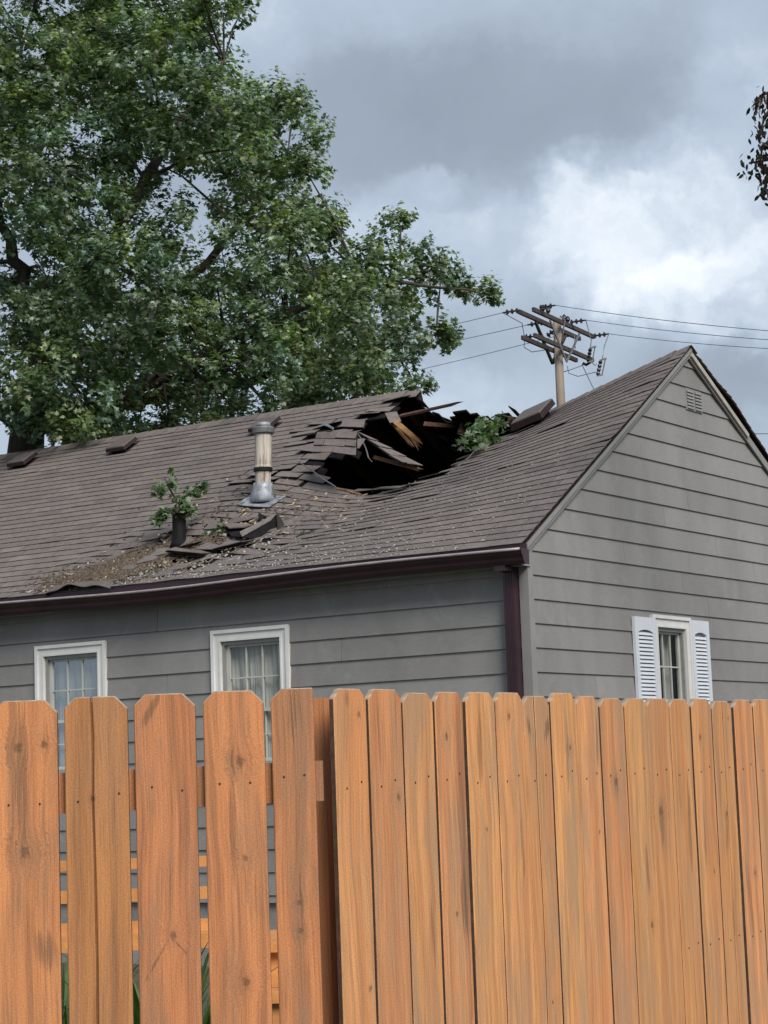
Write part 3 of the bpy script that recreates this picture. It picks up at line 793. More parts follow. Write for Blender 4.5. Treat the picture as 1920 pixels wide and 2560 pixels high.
flap((HP(893, 1080, 20.3), HP(905, 1085, 20.3), HP(1054, 1165, 19.75), HP(1000, 1158, 19.6)), 2, 4, 'torn_roof_flap')
flap((HP(962, 1034, 20.75), HP(992, 1030, 20.75), HP(1004, 1058, 20.6), HP(975, 1062, 20.55)), 1, 1, 'torn_roof_flap')
flap((HP(794, 1081, 20.55), HP(893, 1081, 20.2), HP(891, 1139, 20.0), HP(780, 1131, 20.35)), 2, 3, 'torn_roof_flap', bend=.02)
flap((HP(858, 1052, 20.65), HP(914, 1049, 20.5), HP(911, 1073, 20.35), HP(852, 1071, 20.5)), 1, 1, 'torn_roof_flap')
# curling felt edges
def ribbon(pts, w, name, m, upv=(0, 0, 1)):
    q = MB(); V = []; n = len(pts)
    for i, p in enumerate(pts):
        p = Vector(p); V += [p, p + Vector(upv) * w, p + Vector(upv) * w + Vector((.004, .008, 0)), p + Vector((.004, .008, 0))]
    fs = [(0, 1, 2, 3), (4 * n - 4, 4 * n - 1, 4 * n - 2, 4 * n - 3)]
    for i in range(n - 1):
        for a, b in ((0, 1), (1, 2), (2, 3), (3, 0)): fs.append((4 * i + a, 4 * i + b, 4 * i + 4 + b, 4 * i + 4 + a))
    q.add(V, fs); return q.build(name, m, roof, recalc=True)
M['curl'] = simple('curled_metal_strip', (.085, .08, .082), .55, .2, 9)
ribbon([HP(893, 1083, 20.1), HP(905, 1100, 20.05), HP(915, 1122, 20.0), HP(921, 1145, 19.95), HP(930, 1155, 19.93)], .013, 'bent_drip_strip', M['curl'], (-.6, 0, .5))
ribbon([HP(1222, 1112, 19.9), HP(1186, 1127, 19.75), HP(1166, 1150, 19.5), HP(1120, 1186, 19.1)], .013, 'bent_drip_strip', M['curl'], (0, .3, .6))
ribbon([HP(745, 1155, 19.85), HP(780, 1178, 19.5), HP(805, 1197, 19.3), HP(838, 1218, 19.1)], .013, 'bent_drip_strip', M['curl'], (0, .3, .6))
ribbon([HP(806, 1063, 20.6), HP(818, 1066, 20.55), HP(832, 1074, 20.5)], .022, 'bent_drip_strip', M['galv'], (0, 0, 1))
# raised shingle sheet between the flue and the gutter
def sheet(name, pts, m, th=.012, tn=(.125, .108, .103)):
    v = [HP(*p) for p in pts]; n = len(v); nr = (v[1] - v[0]).cross(v[2] - v[0]).normalized()
    if nr.y < 0: nr = -nr
    q = MB(); q.add(v + [p + nr * th for p in v], [tuple(range(n)), tuple(range(2 * n - 1, n - 1, -1))] + [(i, (i + 1) % n, n + (i + 1) % n, n + i) for i in range(n)], 0, tn)
    return q.build(name, M[m], roof, recalc=True)
YH = W(*S(3.35, 1.05)).y
sheet('heaved_shingle', [(599, 1329, YH - .10), (640, 1309, YH - .02), (672, 1293, YH + .03), (690, 1282, YH + .06), (675, 1299, YH + .01), (642, 1317, YH - .04), (604, 1339, YH - .11)], 'shingle', .012, (.16, .145, .135))
sheet('felt_and_shade_sheet', [(607, 1341, YH - .09), (678, 1301, YH + .03), (692, 1283, YH + .10), (697, 1316, YH + .05), (690, 1338, YH - .02), (640, 1350, YH - .1)], 'felt', .01)  # black sheet paints the dark underside below the raised edge
sheet('felt_and_shade_sheet', [(690, 1282, YH + .07), (707, 1308, YH + .04), (720, 1337, YH - .03), (694, 1340, YH - .05)], 'felt_lit', .01)
sheet('heaved_shingle', [(646, 1281, YH + .22), (667, 1291, YH + .18), (646, 1299, YH + .14)], 'felt', .01)
sheet('heaved_shingle', [(556, 1307, YH + .12), (600, 1308, YH + .14), (632, 1310, YH + .1), (612, 1316, YH + .02), (572, 1318, YH + .0)], 'shingle', .012, (.135, .115, .108))
sheet('felt_and_shade_sheet', [(560, 1318, YH + .1), (630, 1312, YH + .12), (604, 1343, YH - .05), (578, 1340, YH - .02)], 'felt', .01)  # black sheet painted in for the shade of the open cavity
flap((SLoc(4.05, .62, .03), SLoc(3.62, .62, .02), SLoc(3.62, .44, .07), SLoc(4.02, .42, .09)), 2, 1, 'heaved_roof_piece')
flap((SLoc(3.62, .78, .02), SLoc(3.22, .80, .02), SLoc(3.25, .62, .05), SLoc(3.60, .60, .06)), 2, 1, 'heaved_roof_piece')
# lifted edge along the gutter
q = MB(); n = 24
for i in range(n):
    a0 = 4.42 + .85 * i / n; a1 = 4.42 + .85 * (i + 1) / n
    lf = lambda a: .075 * math.sin(math.pi * (a - 4.42) / .85) ** .8 * (1 + .25 * math.sin(a * 17))
    q.hexa([SLoc(a0, -.05, lf(a0)), SLoc(a1, -.05, lf(a1)), SLoc(a1, .14, .012), SLoc(a0, .14, .012), SLoc(a0, -.05, lf(a0) + .008), SLoc(a1, -.05, lf(a1) + .008), SLoc(a1, .14, .02), SLoc(a0, .14, .02)], 0, (.115, .098, .092))
q.build('lifted_shingle_strip', M['shingle'], roof)

# ------------------------------------------------------------------ fascia, gutter, downspout
q = MB(); q.box(L(UL + .05, -.17, 3.36), L(-.10, -.145, 3.515)); q.build('fascia', M['brown'], house)
q = MB(); q.box(L(UL + .05, -.145, 3.34), L(-.04, .0, 3.36)); q.build('soffit', M['trim'], house)
prof = [(-.175, 3.455), (-.175, 3.345), (-.245, 3.345), (-.262, 3.372), (-.268, 3.395), (-.290, 3.425), (-.298, 3.452), (-.298, 3.462), (-.286, 3.462), (-.286, 3.452),
        (-.280, 3.428), (-.258, 3.398), (-.252, 3.376), (-.240, 3.352), (-.183, 3.352), (-.183, 3.455)]
q = MB(); V = []; n = 40; k = len(prof)
for i in range(n + 1):
    uu = -.115 + (UL + .15) * i / n
    sgg = .010 * math.sin(uu * 1.1) - .022 * math.exp(-((uu - 3.6) / 1.3) ** 2)
    V += [L(uu, a, z + sgg) for a, z in prof]
fs = []
for i in range(n):
    for j in range(k):
        j2 = (j + 1) % k; fs.append((i * k + j, i * k + j2, (i + 1) * k + j2, (i + 1) * k + j))
q.add(V, fs); gut = q.build('gutter', M['brown'], house, recalc=True)
q = MB(); q.tube([L(-.115 + (UL + .15) * i / n, -.300, 3.460 + .010 * math.sin((-.115 + (UL + .15) * i / n) * 1.1) - .022 * math.exp(-(((-.115 + (UL + .15) * i / n) - 3.6) / 1.3) ** 2)) for i in range(n + 1)], .0125, 10)
q.build('gutter_bead', M['bead'], gut, smooth=True)
q = MB(); pr = [(-.172, 3.462), (-.172, 3.340), (-.247, 3.340), (-.266, 3.372), (-.272, 3.395), (-.294, 3.425), (-.303, 3.452), (-.303, 3.468)]
q.add([L(-.118, a, z) for a, z in pr] + [L(-.128, a, z) for a, z in pr], [tuple(range(8)), tuple(range(15, 7, -1))] + [(i, (i + 1) % 8, 8 + (i + 1) % 8, 8 + i) for i in range(8)])
q.build('end_cap', M['brown'], gut, recalc=True)
for uu in (1.2, 3.1, 5.0, 6.9, 8.8):
    q = MB(); q.box(L(uu + .012, -.30, 3.452), L(uu - .012, -.18, 3.458)); q.build('hanger', M['brown'], gut)
q = MB(); d0, d1 = .068, .172
q.box(L(d1, -.105, .3), L(d0, -.030, 3.345))
for r_ in (.25, .5, .75):
    q.box(L(d0 + (d1 - d0) * r_ + .004, -.110, .3), L(d0 + (d1 - d0) * r_ - .004, -.104, 3.32))
dso = q.build('downspout', M['brown'], house)
q = MB(); q.box(L(d1 + .004, -.112, 2.2), L(d0 - .004, -.028, 2.23)); q.build('strap', M['brown'], dso)
q = MB(); q.box(L(d1 - .002, -.24, 3.300), L(d0 + .002, -.106, 3.349)); q.build('outlet', M['brown'], dso)

# ------------------------------------------------------------------ roof penetrations
def ring_stack(q, c, prof_, n=20, lean=(0, 0), mi=0):    # prof: (r, z) from the base, axis leaning
    V = []; fs = []
    for r_, z in prof_:
        for k in range(n):
            t = 2 * math.pi * k / n
            V.append((c[0] + r_ * math.cos(t) + lean[0] * z, c[1] + r_ * math.sin(t) + lean[1] * z, c[2] + z))
    for i in range(len(prof_) - 1):
        for k in range(n): fs.append((i * n + k, i * n + (k + 1) % n, (i + 1) * n + (k + 1) % n, (i + 1) * n + k))
    fs.append(tuple(range(n - 1, -1, -1))); fs.append(tuple((len(prof_) - 1) * n + k for k in range(n)))
    q.add(V, fs, mi); return q
fl = empty('flue_pipe', (0, 0, 0), 0, house)
fb = SLoc(3.70, 1.70, 0); ln = (.045, 0)
q = MB()
pl = [SLoc(3.95, 1.58, .02), SLoc(3.72, 1.53, .045), SLoc(3.52, 1.56, .03), SLoc(3.50, 1.84, .02), SLoc(3.90, 1.84, .02)]
q.add(pl + [(p[0], p[1], p[2] + .006) for p in pl], [(0, 1, 2, 3, 4), (9, 8, 7, 6, 5)] + [(i, (i + 1) % 5, 5 + (i + 1) % 5, 5 + i) for i in range(5)])
q.build('flashing_plate', M['galv'], fl, recalc=True)
q = MB(); ring_stack(q, fb, [(.118, .0), (.124, .035), (.116, .09), (.100, .15), (.094, .19)], 22, ln)
for i, v in enumerate(q.v): q.v[i] = (v[0] + .006 * math.sin(i * 2.7), v[1] + .006 * math.cos(i * 1.9), v[2] + (.008 * math.sin(i * 1.3) if i > 66 else 0))
q.build('flashing_cone', M['galv'], fl, smooth=True, recalc=True)
q = MB(); ring_stack(q, fb, [(.078, .18), (.078, .34)], 20, ln); q.build('inner_pipe', M['flue'], fl, smooth=False)
q = MB(); ring_stack(q, fb, [(.086, .305), (.094, .31), (.094, .345), (.086, .35)], 20, ln); q.build('storm_collar', M['black'], fl)
q = MB(); ring_stack(q, fb, [(.085, .335), (.093, .34), (.093, .36), (.085, .365), (.084, .37), (.084, .705)], 22, ln); q.build('outer_pipe', M['flue'], fl, smooth=False)
q = MB(); ring_stack(q, fb, [(.088, .675), (.109, .69), (.112, .735), (.104, .75), (.080, .752)], 22, ln); q.build('cap_skirt', M['grey_metal'], fl)
q = MB(); ring_stack(q, fb, [(.070, .752), (.072, .785), (.050, .80), (.02, .806)], 22, ln); q.build('cap_top', M['galv'], fl, smooth=True)
vp = empty('vent_pipe', (0, 0, 0), 0, house)
vb = SLoc(4.20, .86, -.02)
q = MB(); ring_stack(q, vb, [(.067, 0), (.067, .352), (.058, .354), (.057, .20)], 18, (.012, 0)); q.build('pipe', M['black'], vp, recalc=False)
q = MB(); ring_stack(q, vb, [(.10, .0), (.082, .045), (.065, .085)], 18, (.012, 0)); q.build('boot', M['felt'], vp, smooth=True)
def box_vent(u, v, sz, hgt, tiltx=0.0, name='roof_vent', dv=0.0):
    root = empty(name, (0, 0, 0), 0, house)
    a = sz / 2
    def P(x, y, h): return SLoc(u + x, v + y, h + x * tiltx + y * dv)
    q = MB(); q.hexa([P(-a, -a, .008), P(a, -a, .008), P(a, a, .008), P(-a, a, .008), P(-a, -a, .014), P(a, -a, .014), P(a, a, .014), P(-a, a, .014)]); q.build('flange', M['ventbrown'], root, recalc=True)
    b = a * .66
    q = MB(); q.hexa([P(-b, -b, .01), P(b, -b, .01), P(b, b, .01), P(-b, b, .01), P(-b, -b, hgt * .62), P(b, -b, hgt * .62), P(b, b, hgt * .62), P(-b, b, hgt * .62)]); q.build('neck', M['felt'], root, recalc=True)
    t = .012; q = MB(); c = a * .93; h0, h1 = hgt * .48, hgt
    def wallp(x0, y0, x1, y1): q.hexa([P(x0, y0, h0), P(x1, y0, h0), P(x1, y1, h0), P(x0, y1, h0), P(x0 * .94, y0 * .94, h1 - t), P(x1 * .94, y0 * .94, h1 - t), P(x1 * .94, y1 * .94, h1 - t), P(x0 * .94, y1 * .94, h1 - t)])
    wallp(-a, -a, a, -a + t); wallp(-a, a - t, a, a); wallp(-a, -a + t, -a + t, a - t); wallp(a - t, -a + t, a, a - t)
    q.build('hood_skirt', M['ventbrown'], root, recalc=True)
    q = MB(); q.hexa([P(-c, -c, h1 - t), P(c, -c, h1 - t), P(c, c, h1 - t), P(-c, c, h1 - t), P(-c * .96, -c * .96, h1), P(c * .96, -c * .96, h1), P(c * .96, c * .96, h1), P(-c * .96, c * .96, h1)]); q.build('hood_top', M['vent_top'], root, recalc=True)
    return root
box_vent(8.50, 3.68, .28, .10); box_vent(6.93, 3.66, .28, .10); box_vent(4.84, 3.60, .28, .10)
box_vent(1.50, 3.64, .36, .15, .0, dv=.1)

# ------------------------------------------------------------------ foliage generator
_lt = np.array([(0, .02), (.16, .14), (.46, .08), (.30, .36), (.54, .58), (.20, .60), (0, 1.0), (-.20, .60), (-.54, .58), (-.30, .36), (-.46, .08), (-.16, .14), (0, .38)], float)
LT = np.c_[_lt, -np.abs(_lt[:, 0]) * .28 - .12 * _lt[:, 1] ** 2]
LF = np.array([(12, i, (i + 1) % 12) for i in range(12)])
_lo = np.array([(0, 0), (.22, .25), (.24, .6), (0, 1.0), (-.24, .6), (-.22, .25), (0, .45)], float)
LTO = np.c_[_lo, -np.abs(_lo[:, 0]) * .35 - .15 * _lo[:, 1] ** 2]
LFO = np.array([(6, i, (i + 1) % 6) for i in range(6)])
def nrmz(a): return a / np.maximum(np.linalg.norm(a, axis=1, keepdims=True), 1e-6)
def leaves(name, pos, size, fwd, nor, colr, m, parent=None, T=LT, Fq=LF):
    n = len(pos); fwd = nrmz(fwd); sd_ = nrmz(np.cross(fwd, nor)); nn = np.cross(sd_, fwd)
    P = pos[:, None, :] + size[:, None, None] * (T[None, :, 0:1] * sd_[:, None] + T[None, :, 1:2] * fwd[:, None] + T[None, :, 2:3] * nn[:, None])
    k = len(T); V = P.reshape(-1, 3).astype(np.float32)
    Fc = (Fq[None] + (np.arange(n) * k)[:, None, None]).reshape(-1, 3).astype(np.int32)
    me = bpy.data.meshes.new(name)
    me.vertices.add(len(V)); me.vertices.foreach_set('co', V.ravel())
    me.loops.add(Fc.size); me.loops.foreach_set('vertex_index', Fc.ravel())
    me.polygons.add(len(Fc)); me.polygons.foreach_set('loop_start', np.arange(0, Fc.size, 3, dtype=np.int32))
    me.update(calc_edges=True)
    ca = me.color_attributes.new('tint', 'FLOAT_COLOR', 'POINT')
    cc = np.ones((n, k, 4), np.float32); cc[:, :, :3] = colr[:, None, :]
    ca.data.foreach_set('color', cc.ravel())
    me.materials.append(m)
    o = bpy.data.objects.new(name, me); return link(o, parent)
def leaf_colours(n, pale=.22, pal=None):
    pal = pal or [(.084, .140, .070), (.122, .186, .098), (.150, .200, .092), (.36, .42, .35)]
    pr = np.array([.36, .34, .30 - pale, pale]); pr = np.clip(pr, .01, 1); pr /= pr.sum()
    c = np.array(pal)[nrng.choice(4, n, p=pr)]
    return c * nrng.normal(1, .18, (n, 1)).clip(.5, 1.6)

# ------------------------------------------------------------------ large maple behind the house
def big_tree():
    root = empty('maple_tree', at(75, 1400, 27.0) * 1.0)
    root.location.z = 0
    base = Vector(root.location)
    tag(root, 'large leafy green maple towering behind the left end of the roof', 'tree')
    lobes = [(90, 150, 230, 0), (300, 60, 200, .8), (380, 170, 190, -.6), (500, 60, 100, .2), (560, 40, 60, .1), (595, 45, 45, .3), (520, 130, 60, .1), (120, 420, 240, -.8), (330, 380, 200, 1.0), (480, 300, 170, -.3), (560, 200, 90, .6),
             (600, 380, 140, .2), (660, 290, 85, 0), (740, 290, 78, .4), (780, 350, 62, -.2), (760, 430, 85, .3), (640, 520, 150, .9), (800, 520, 55, .1), (810, 610, 55, -.3), (740, 600, 110, -.8),
             (120, 720, 240, .3), (360, 660, 200, -1.0), (540, 700, 150, .6), (700, 740, 140, 0), (850, 700, 95, .5), (930, 650, 72, 0), (965, 600, 45, .1), (1005, 560, 32, .1), (1040, 640, 42, -.2), (1000, 720, 90, .4),
             (1080, 720, 60, .1), (1100, 680, 32, 0), (1140, 720, 48, -.1), (1185, 735, 32, 0), (1222, 738, 22, .1), (900, 820, 130, -.4), (1020, 800, 62, .3), (1095, 835, 42, 0), (1130, 855, 22, .1), (780, 880, 140, .7), (930, 930, 95, .2),
             (1010, 920, 55, -.1), (1045, 985, 30, 0), (640, 920, 130, -.6), (480, 880, 160, .2), (330, 900, 150, .9), (150, 960, 170, -.4), (420, 1030, 110, .4), (250, 1060, 100, 0), (600, 1040, 90, .3), (760, 1010, 80, .1), (880, 1020, 65, 0), (175, 1085, 75, -1.2), (310, 1100, 75, -.8), (110, 1010, 85, -1.5), (30, 1020, 70, -1.0), (520, 1075, 70, 0), (690, 1040, 70, .2), (950, 985, 65, .2), (820, 960, 95, .2), (900, 960, 80, -.3), (1000, 860, 75, .2), (870, 780, 85, .3),
             (-200, 250, 300, .2), (-260, 700, 300, -.4), (-150, 1000, 180, .5), (-150, -150, 280, 0), (180, -180, 260, .4), (440, -120, 160, 0)]
    nodes = []
    scale = 27.0 / F_PX
    trunk_top = at(95, 930, 27.0)
    q = MB()
    tp = [base + Vector((-.05, 0, -.1)), base + Vector((0, 0, 1.5)), at(60, 1180, 27), at(70, 1060, 27), trunk_top]
    q.tube(tp, [.42, .34, .26, .22, .19], 12)
    tr = q.build('trunk', M['bark'], root, smooth=True); tr.matrix_parent_inverse = Matrix.Translation(-base)
    mains = [[trunk_top, at(60, 700, 27.2), at(20, 600, 27), at(-20, 420, 26.5), at(60, 100, 26)],
             [trunk_top, at(230, 740, 26.6), at(300, 560, 26.2), at(420, 330, 26.4), at(470, 280, 26.5), at(560, 150, 26.5)],
             [trunk_top, at(320, 850, 27.4), at(420, 740, 28.0), at(600, 560, 28.2), at(720, 380, 28)],
             [at(60, 1080, 27), at(300, 1000, 26.6), at(520, 880, 26.2), at(720, 780, 26.4), at(900, 700, 26.6), at(1100, 720, 26.8)],
             [at(70, 1060, 27), at(250, 1020, 27.8), at(560, 960, 28.2), at(800, 900, 28), at(1000, 900, 27.8)]]
    limb_nodes = []
    for mp in mains:
        pts = []
        for a, b in zip(mp[:-1], mp[1:]):
            for k in range(4): pts.append(a.lerp(b, k / 4) + Vector((rnd.gauss(0, .03), rnd.gauss(0, .03), rnd.gauss(0, .03))))
        pts.append(mp[-1]); n = len(pts)
        rad = [.115 * (1 - i / n) ** 1.1 + .016 for i in range(n)]
        q = MB(); q.tube(pts, rad, 8); o = q.build('limb', M['bark'], root, smooth=True); o.matrix_parent_inverse = Matrix.Translation(-base)
        limb_nodes += list(zip(pts, rad))
    pos = []; fwds = []; nors = []; cl = []; szs = []
    tw = MB()
    for (x, y, r_, dz) in lobes:
        big_r = r_ * scale
        layers = [0] if r_ < 70 else ([-.9, .9] if r_ < 130 else [-2.0, -.3, 1.4])
        for ly in layers:
            Y = 27.0 + dz + ly + rnd.uniform(-.25, .25)
            c = at(x + rnd.uniform(-.15, .15) * r_, y + rnd.uniform(-.15, .15) * r_, Y)
            node = min(limb_nodes, key=lambda nd: (nd[0] - c).length + max(0, nd[0].z - c.z) * .7)
            mid = node[0].lerp(c, .55) + Vector((0, 0, .12 * (c - node[0]).length * .5))
            if (c - node[0]).length > .25:
                tw.tube([node[0], mid, c], [min(.035, node[1] * .5), .016, .008], 5)
            depth_r = min(big_r, 1.0)
            sub_r = min(big_r * .8, rnd.uniform(.22, .30))
            n_sub = max(2 if r_ > 40 else 1, int((big_r / sub_r) ** 2 * (1.6 if r_ < 130 else 1.12)))
            for sb in range(n_sub):
                d = Vector((rnd.gauss(0, 1), rnd.gauss(0, 1), rnd.gauss(0, 1))).normalized()
                rr = (rnd.random() ** .45) * max(0, 1 - .6 * sub_r / big_r) if n_sub > 1 else 0
                sc_c = c + Vector((d.x * big_r * rr, d.y * depth_r * rr, d.z * big_r * rr))
                if n_sub > 1:
                    if sb % 3 == 0:
                        j1, j2 = [Vector((rnd.gauss(0, .05), rnd.gauss(0, .05), rnd.gauss(.02, .05))) for _ in range(2)]
                        tw.tube([c.lerp(sc_c, .15), c.lerp(sc_c, .4) + j1, c.lerp(sc_c, .7) + j2, sc_c], [.010, .008, .006, .003], 4, caps=False)
                hue = rnd.random(); val = rnd.gauss(1, .14)
                ns = rnd.randint(9, 13)
                for k in range(ns):
                    e = Vector((rnd.gauss(0, 1), rnd.gauss(0, 1), rnd.gauss(.35, .9))).normalized()
                    o_ = sc_c + Vector((e.x, e.y, e.z * .8)) * sub_r * rnd.uniform(.1, .75)
                    ax = (e * .75 + d * .35 + Vector((0, 0, .45))).normalized()
                    ln_ = rnd.uniform(.16, .34); nl = rnd.randint(9, 14)
                    t = nrng.random((nl, 1)) ** .8
                    perp = nrng.normal(0, 1, (nl, 3)); axn = np.array([ax]); perp -= (perp @ axn.T) * axn; perp = nrmz(perp)
                    p = np.array([o_]) + axn * t * ln_ + perp * (.035 * (1.15 - t))
                    pos.append(p); szs.append(nrng.uniform(.058, .105, nl) * (1.12 - .45 * t[:, 0]))
                    fwds.append(perp + axn * .55 + np.array([[0, 0, -.45]]))
                    nors.append(axn * .5 + nrng.normal(0, .35, (nl, 3)) + np.array([[.10, -.30, .75]]))
                    cc = leaf_colours(nl, .27 if hue > .3 else .16) * val
                    if hue < .22: cc = cc * np.array([1.15, 1.08, .85])
                    elif hue > .78: cc = cc * np.array([.78, .88, .98])
                    cl.append(cc)
    o = tw.build('twigs', M['bark'], root); o.matrix_parent_inverse = Matrix.Translation(-base)
    o = leaves('crown', np.concatenate(pos), np.concatenate(szs), np.concatenate(fwds), np.concatenate(nors), np.concatenate(cl), M['leaf'], root)
    o.matrix_parent_inverse = Matrix.Translation(-base)
    print('maple leaves', sum(len(p) for p in pos))
big_tree()

# dark-leaved tree whose twigs reach in at the right edge
def right_tree():
    b = at(2420, 1400, 16.0); b.z = 0
    root = empty('purple_leaf_tree', b); inv = Matrix.Translation(-b)
    tag(root, 'dark purple-leaved tree with hanging twigs at the upper right edge', 'tree')
    top = at(2380, 500, 16.0)
    q = MB(); q.tube([b, b + Vector((.03, 0, 1.6)), at(2400, 900, 16), top, at(2300, 100, 16), at(2350, -300, 16)], [.17, .14, .12, .09, .05, .02], 10); o = q.build('trunk', M['bark'], root, smooth=True); o.matrix_parent_inverse = inv
    q = MB(); pos = []; cl = []; fw_ = []; no = []; sz = []
    twg = [[(2380, 500), (2200, 330), (2050, 240), (1960, 215), (1900, 240), (1885, 262)], [(2380, 560), (2180, 420), (2020, 350), (1940, 330), (1905, 370), (1900, 420)],
           [(2200, 380), (2050, 360), (1960, 380), (1915, 400), (1872, 408)], [(2050, 400), (1960, 420), (1918, 450), (1908, 478)], [(2020, 260), (1950, 250), (1912, 290), (1902, 330)],
           [(2380, 300), (2200, 120), (2080, 60), (1990, 80), (1960, 150)], [(2380, 600), (2250, 560), (2120, 560), (2010, 590), (1970, 640)], [(2150, 440), (2000, 470), (1940, 500)], [(2300, 200), (2250, 0), (2180, -150)], [(2380, 500), (2550, 300), (2700, 250)], [(2380, 560), (2560, 560), (2700, 620)]]
    for i, t in enumerate(twg):
        Y = 16.0 + (i % 4 - 1.5) * .18
        pts = [at(x, y, Y) for x, y in t]; q.tube(pts, [.02 * (1 - k / len(pts)) + .004 for k in range(len(pts))], 5)
        for a, b2 in zip(pts[:-1], pts[1:]):
            n = int((b2 - a).length / .0038)
            for k in range(max(3, n)):
                p = a.lerp(b2, rnd.random()); w = .075
                pos.append((p.x + rnd.gauss(0, w * .6), p.y + rnd.gauss(0, w * 1.6), p.z + rnd.gauss(-.03, w * .6)))
                fw_.append((rnd.gauss(0, .6), rnd.gauss(0, .6), -.8)); no.append((rnd.gauss(0, .6), rnd.gauss(0, .6), .7)); sz.append(rnd.uniform(.04, .07))
    n = len(pos)
    c = np.array([(.030, .016, .020), (.022, .018, .020), (.045, .022, .022), (.030, .040, .020)])[nrng.choice(4, n)] * nrng.normal(1, .2, (n, 1)).clip(.5, 1.6)
    o = q.build('limb', M['bark'], root); o.matrix_parent_inverse = inv
    o = leaves('crown', np.array(pos), np.array(sz), np.array(fw_), np.array(no), c, M['leaf'], root, LTO, LFO); o.matrix_parent_inverse = inv
right_tree()

# ------------------------------------------------------------------ branches lying on the roof
def sprig(name, label, basep, stems, nl, lo, hi, spread, cat='branch'):
    root = empty(name, basep); inv = Matrix.Translation(-Vector(basep)); tag(root, label, cat)
    q = MB(); pos = []; fw_ = []; no = []; sz = []
    for st, cnt in stems:
        q.tube(st, [.010 * (1 - k / len(st)) + .003 for k in range(len(st))], 5)
        for k in range(cnt):
            t = rnd.random() ** .6; i = min(int(t * (len(st) - 1)), len(st) - 2); p = Vector(st[i]).lerp(Vector(st[i + 1]), t * (len(st) - 1) - i)
            pos.append([p[j] + rnd.gauss(0, spread) for j in range(3)])
            fw_.append((rnd.gauss(0, .8), rnd.gauss(-.2, .8), rnd.gauss(-.45, .5))); no.append((rnd.gauss(0, .5), rnd.gauss(-.3, .5), rnd.gauss(.7, .4))); sz.append(rnd.uniform(lo, hi))
    n = len(pos)
    c = leaf_colours(n, .30, [(.045, .09, .030), (.075, .135, .045), (.110, .17, .065), (.30, .36, .28)])
    o = q.build('twig', M['bark'], root); o.matrix_parent_inverse = inv
    o = leaves('leaf_cluster', np.array(pos), np.array(sz), np.array(fw_), np.array(no), c, M['leaf'], root); o.matrix_parent_inverse = inv
PB = W(*S(4.2, .86))
Yp = PB.y
sprig('maple_sprig', 'green maple sprig caught behind the black vent pipe', PB + Vector((0, .02, .30)),
      [([at(437, 1285, Yp), at(440, 1250, Yp + .02), at(420, 1215, Yp + .08), at(412, 1195, Yp + .1)], 10), ([at(408, 1200, Yp + .06), at(405, 1215, Yp), at(400, 1235, Yp)], 26), ([at(432, 1185, Yp + .05), at(440, 1200, Yp), at(425, 1212, Yp)], 18),
       ([at(437, 1285, Yp - .06), at(455, 1250, Yp), at(485, 1222, Yp + .05), at(512, 1210, Yp + .1)], 62), ([at(437, 1285, Yp - .08), at(415, 1270, Yp - .08), at(398, 1285, Yp - .05), at(392, 1302, Yp)], 58), ([at(440, 1280, Yp - .1), at(465, 1262, Yp - .08), at(478, 1275, Yp - .05)], 44)], 0, .05, .095, .028)
sprig('fallen_branch', 'leafy green branch lying in the hole beside the ridge', at(1215, 1110, 20.6),
      [([at(1240, 1062, 20.9), at(1205, 1058, 20.6), at(1180, 1085, 20.3), at(1160, 1112, 20.1)], 95), ([at(1230, 1050, 20.9), at(1200, 1070, 20.5), at(1195, 1105, 20.2)], 75), ([at(1190, 1050, 20.8), at(1225, 1075, 20.6), at(1228, 1095, 20.4)], 70),
       ([at(1215, 1060, 20.9), at(1245, 1046, 21.0), at(1262, 1052, 21.1)], 34), ([at(1190, 1060, 20.6), at(1170, 1100, 20.2)], 30)], 0, .05, .095, .038)
sprig('maple_twig', 'small pale twig of leaves lying just right of the vent pipe', W(*S(3.95, .9, .02)),
      [([W(*S(4.02, .92, .03)), W(*S(3.86, .98, .03)), W(*S(3.70, .93, .03))], 34), ([W(*S(3.98, 1.08, .02)), W(*S(3.86, 1.12, .03)), W(*S(3.72, 1.10, .03))], 16)], 0, .035, .065, .022)
sprig('maple_twig', 'little leafy twig lying on the shingles right of the flue, below the hole', W(*S(2.72, .98, .02)),
      [([W(*S(2.80, .96, .02)), W(*S(2.66, 1.02, .02))], 14)], 0, .03, .055, .015)

# ------------------------------------------------------------------ litter on the roof
q = MB()
def fleck(u, v, ln_, wd, tn, h=.017):
    a = rnd.uniform(0, math.pi); ca, sa = math.cos(a), math.sin(a); t = rnd.gauss(0, .008)
    P = [(-ln_, -wd), (ln_, -wd), (ln_ * .8, wd), (-ln_ * .8, wd)]
    pts = [SLoc(u + x * ca - y * sa, v + x * sa + y * ca, h + x * .25 * rnd.random()) for x, y in P]
    q.add(pts + [SLoc(u, v, h + .007)], [(0, 1, 4), (1, 2, 4), (2, 3, 4), (3, 0, 4)], 0, tn)
BR = [(.068, .046, .032), (.090, .063, .042), (.050, .036, .028), (.12, .088, .058)]
for _ in range(2800):                                   # brown debris fan below the vent pipe
    t = rnd.random(); u = 5.2 - 1.35 * t + rnd.gauss(0, .24); v = .10 + .85 * t ** 1.1 + rnd.gauss(0, .17) - .35 * (t > .5) * rnd.random()
    if v < .0 or v > 1.6 or u < 2.6: continue
    fleck(u, v, rnd.uniform(.012, .045), rnd.uniform(.004, .012), rnd.choice(BR))
for _ in range(330):
    t = rnd.random(); u = 5.3 - 2.4 * t + rnd.gauss(0, .25); v = abs(.05 + .55 * t + rnd.gauss(0, .25))
    fleck(u, v, rnd.uniform(.01, .026), rnd.uniform(.006, .012), rnd.choice([(.27, .25, .19), (.21, .21, .14), (.33, .32, .29)]))
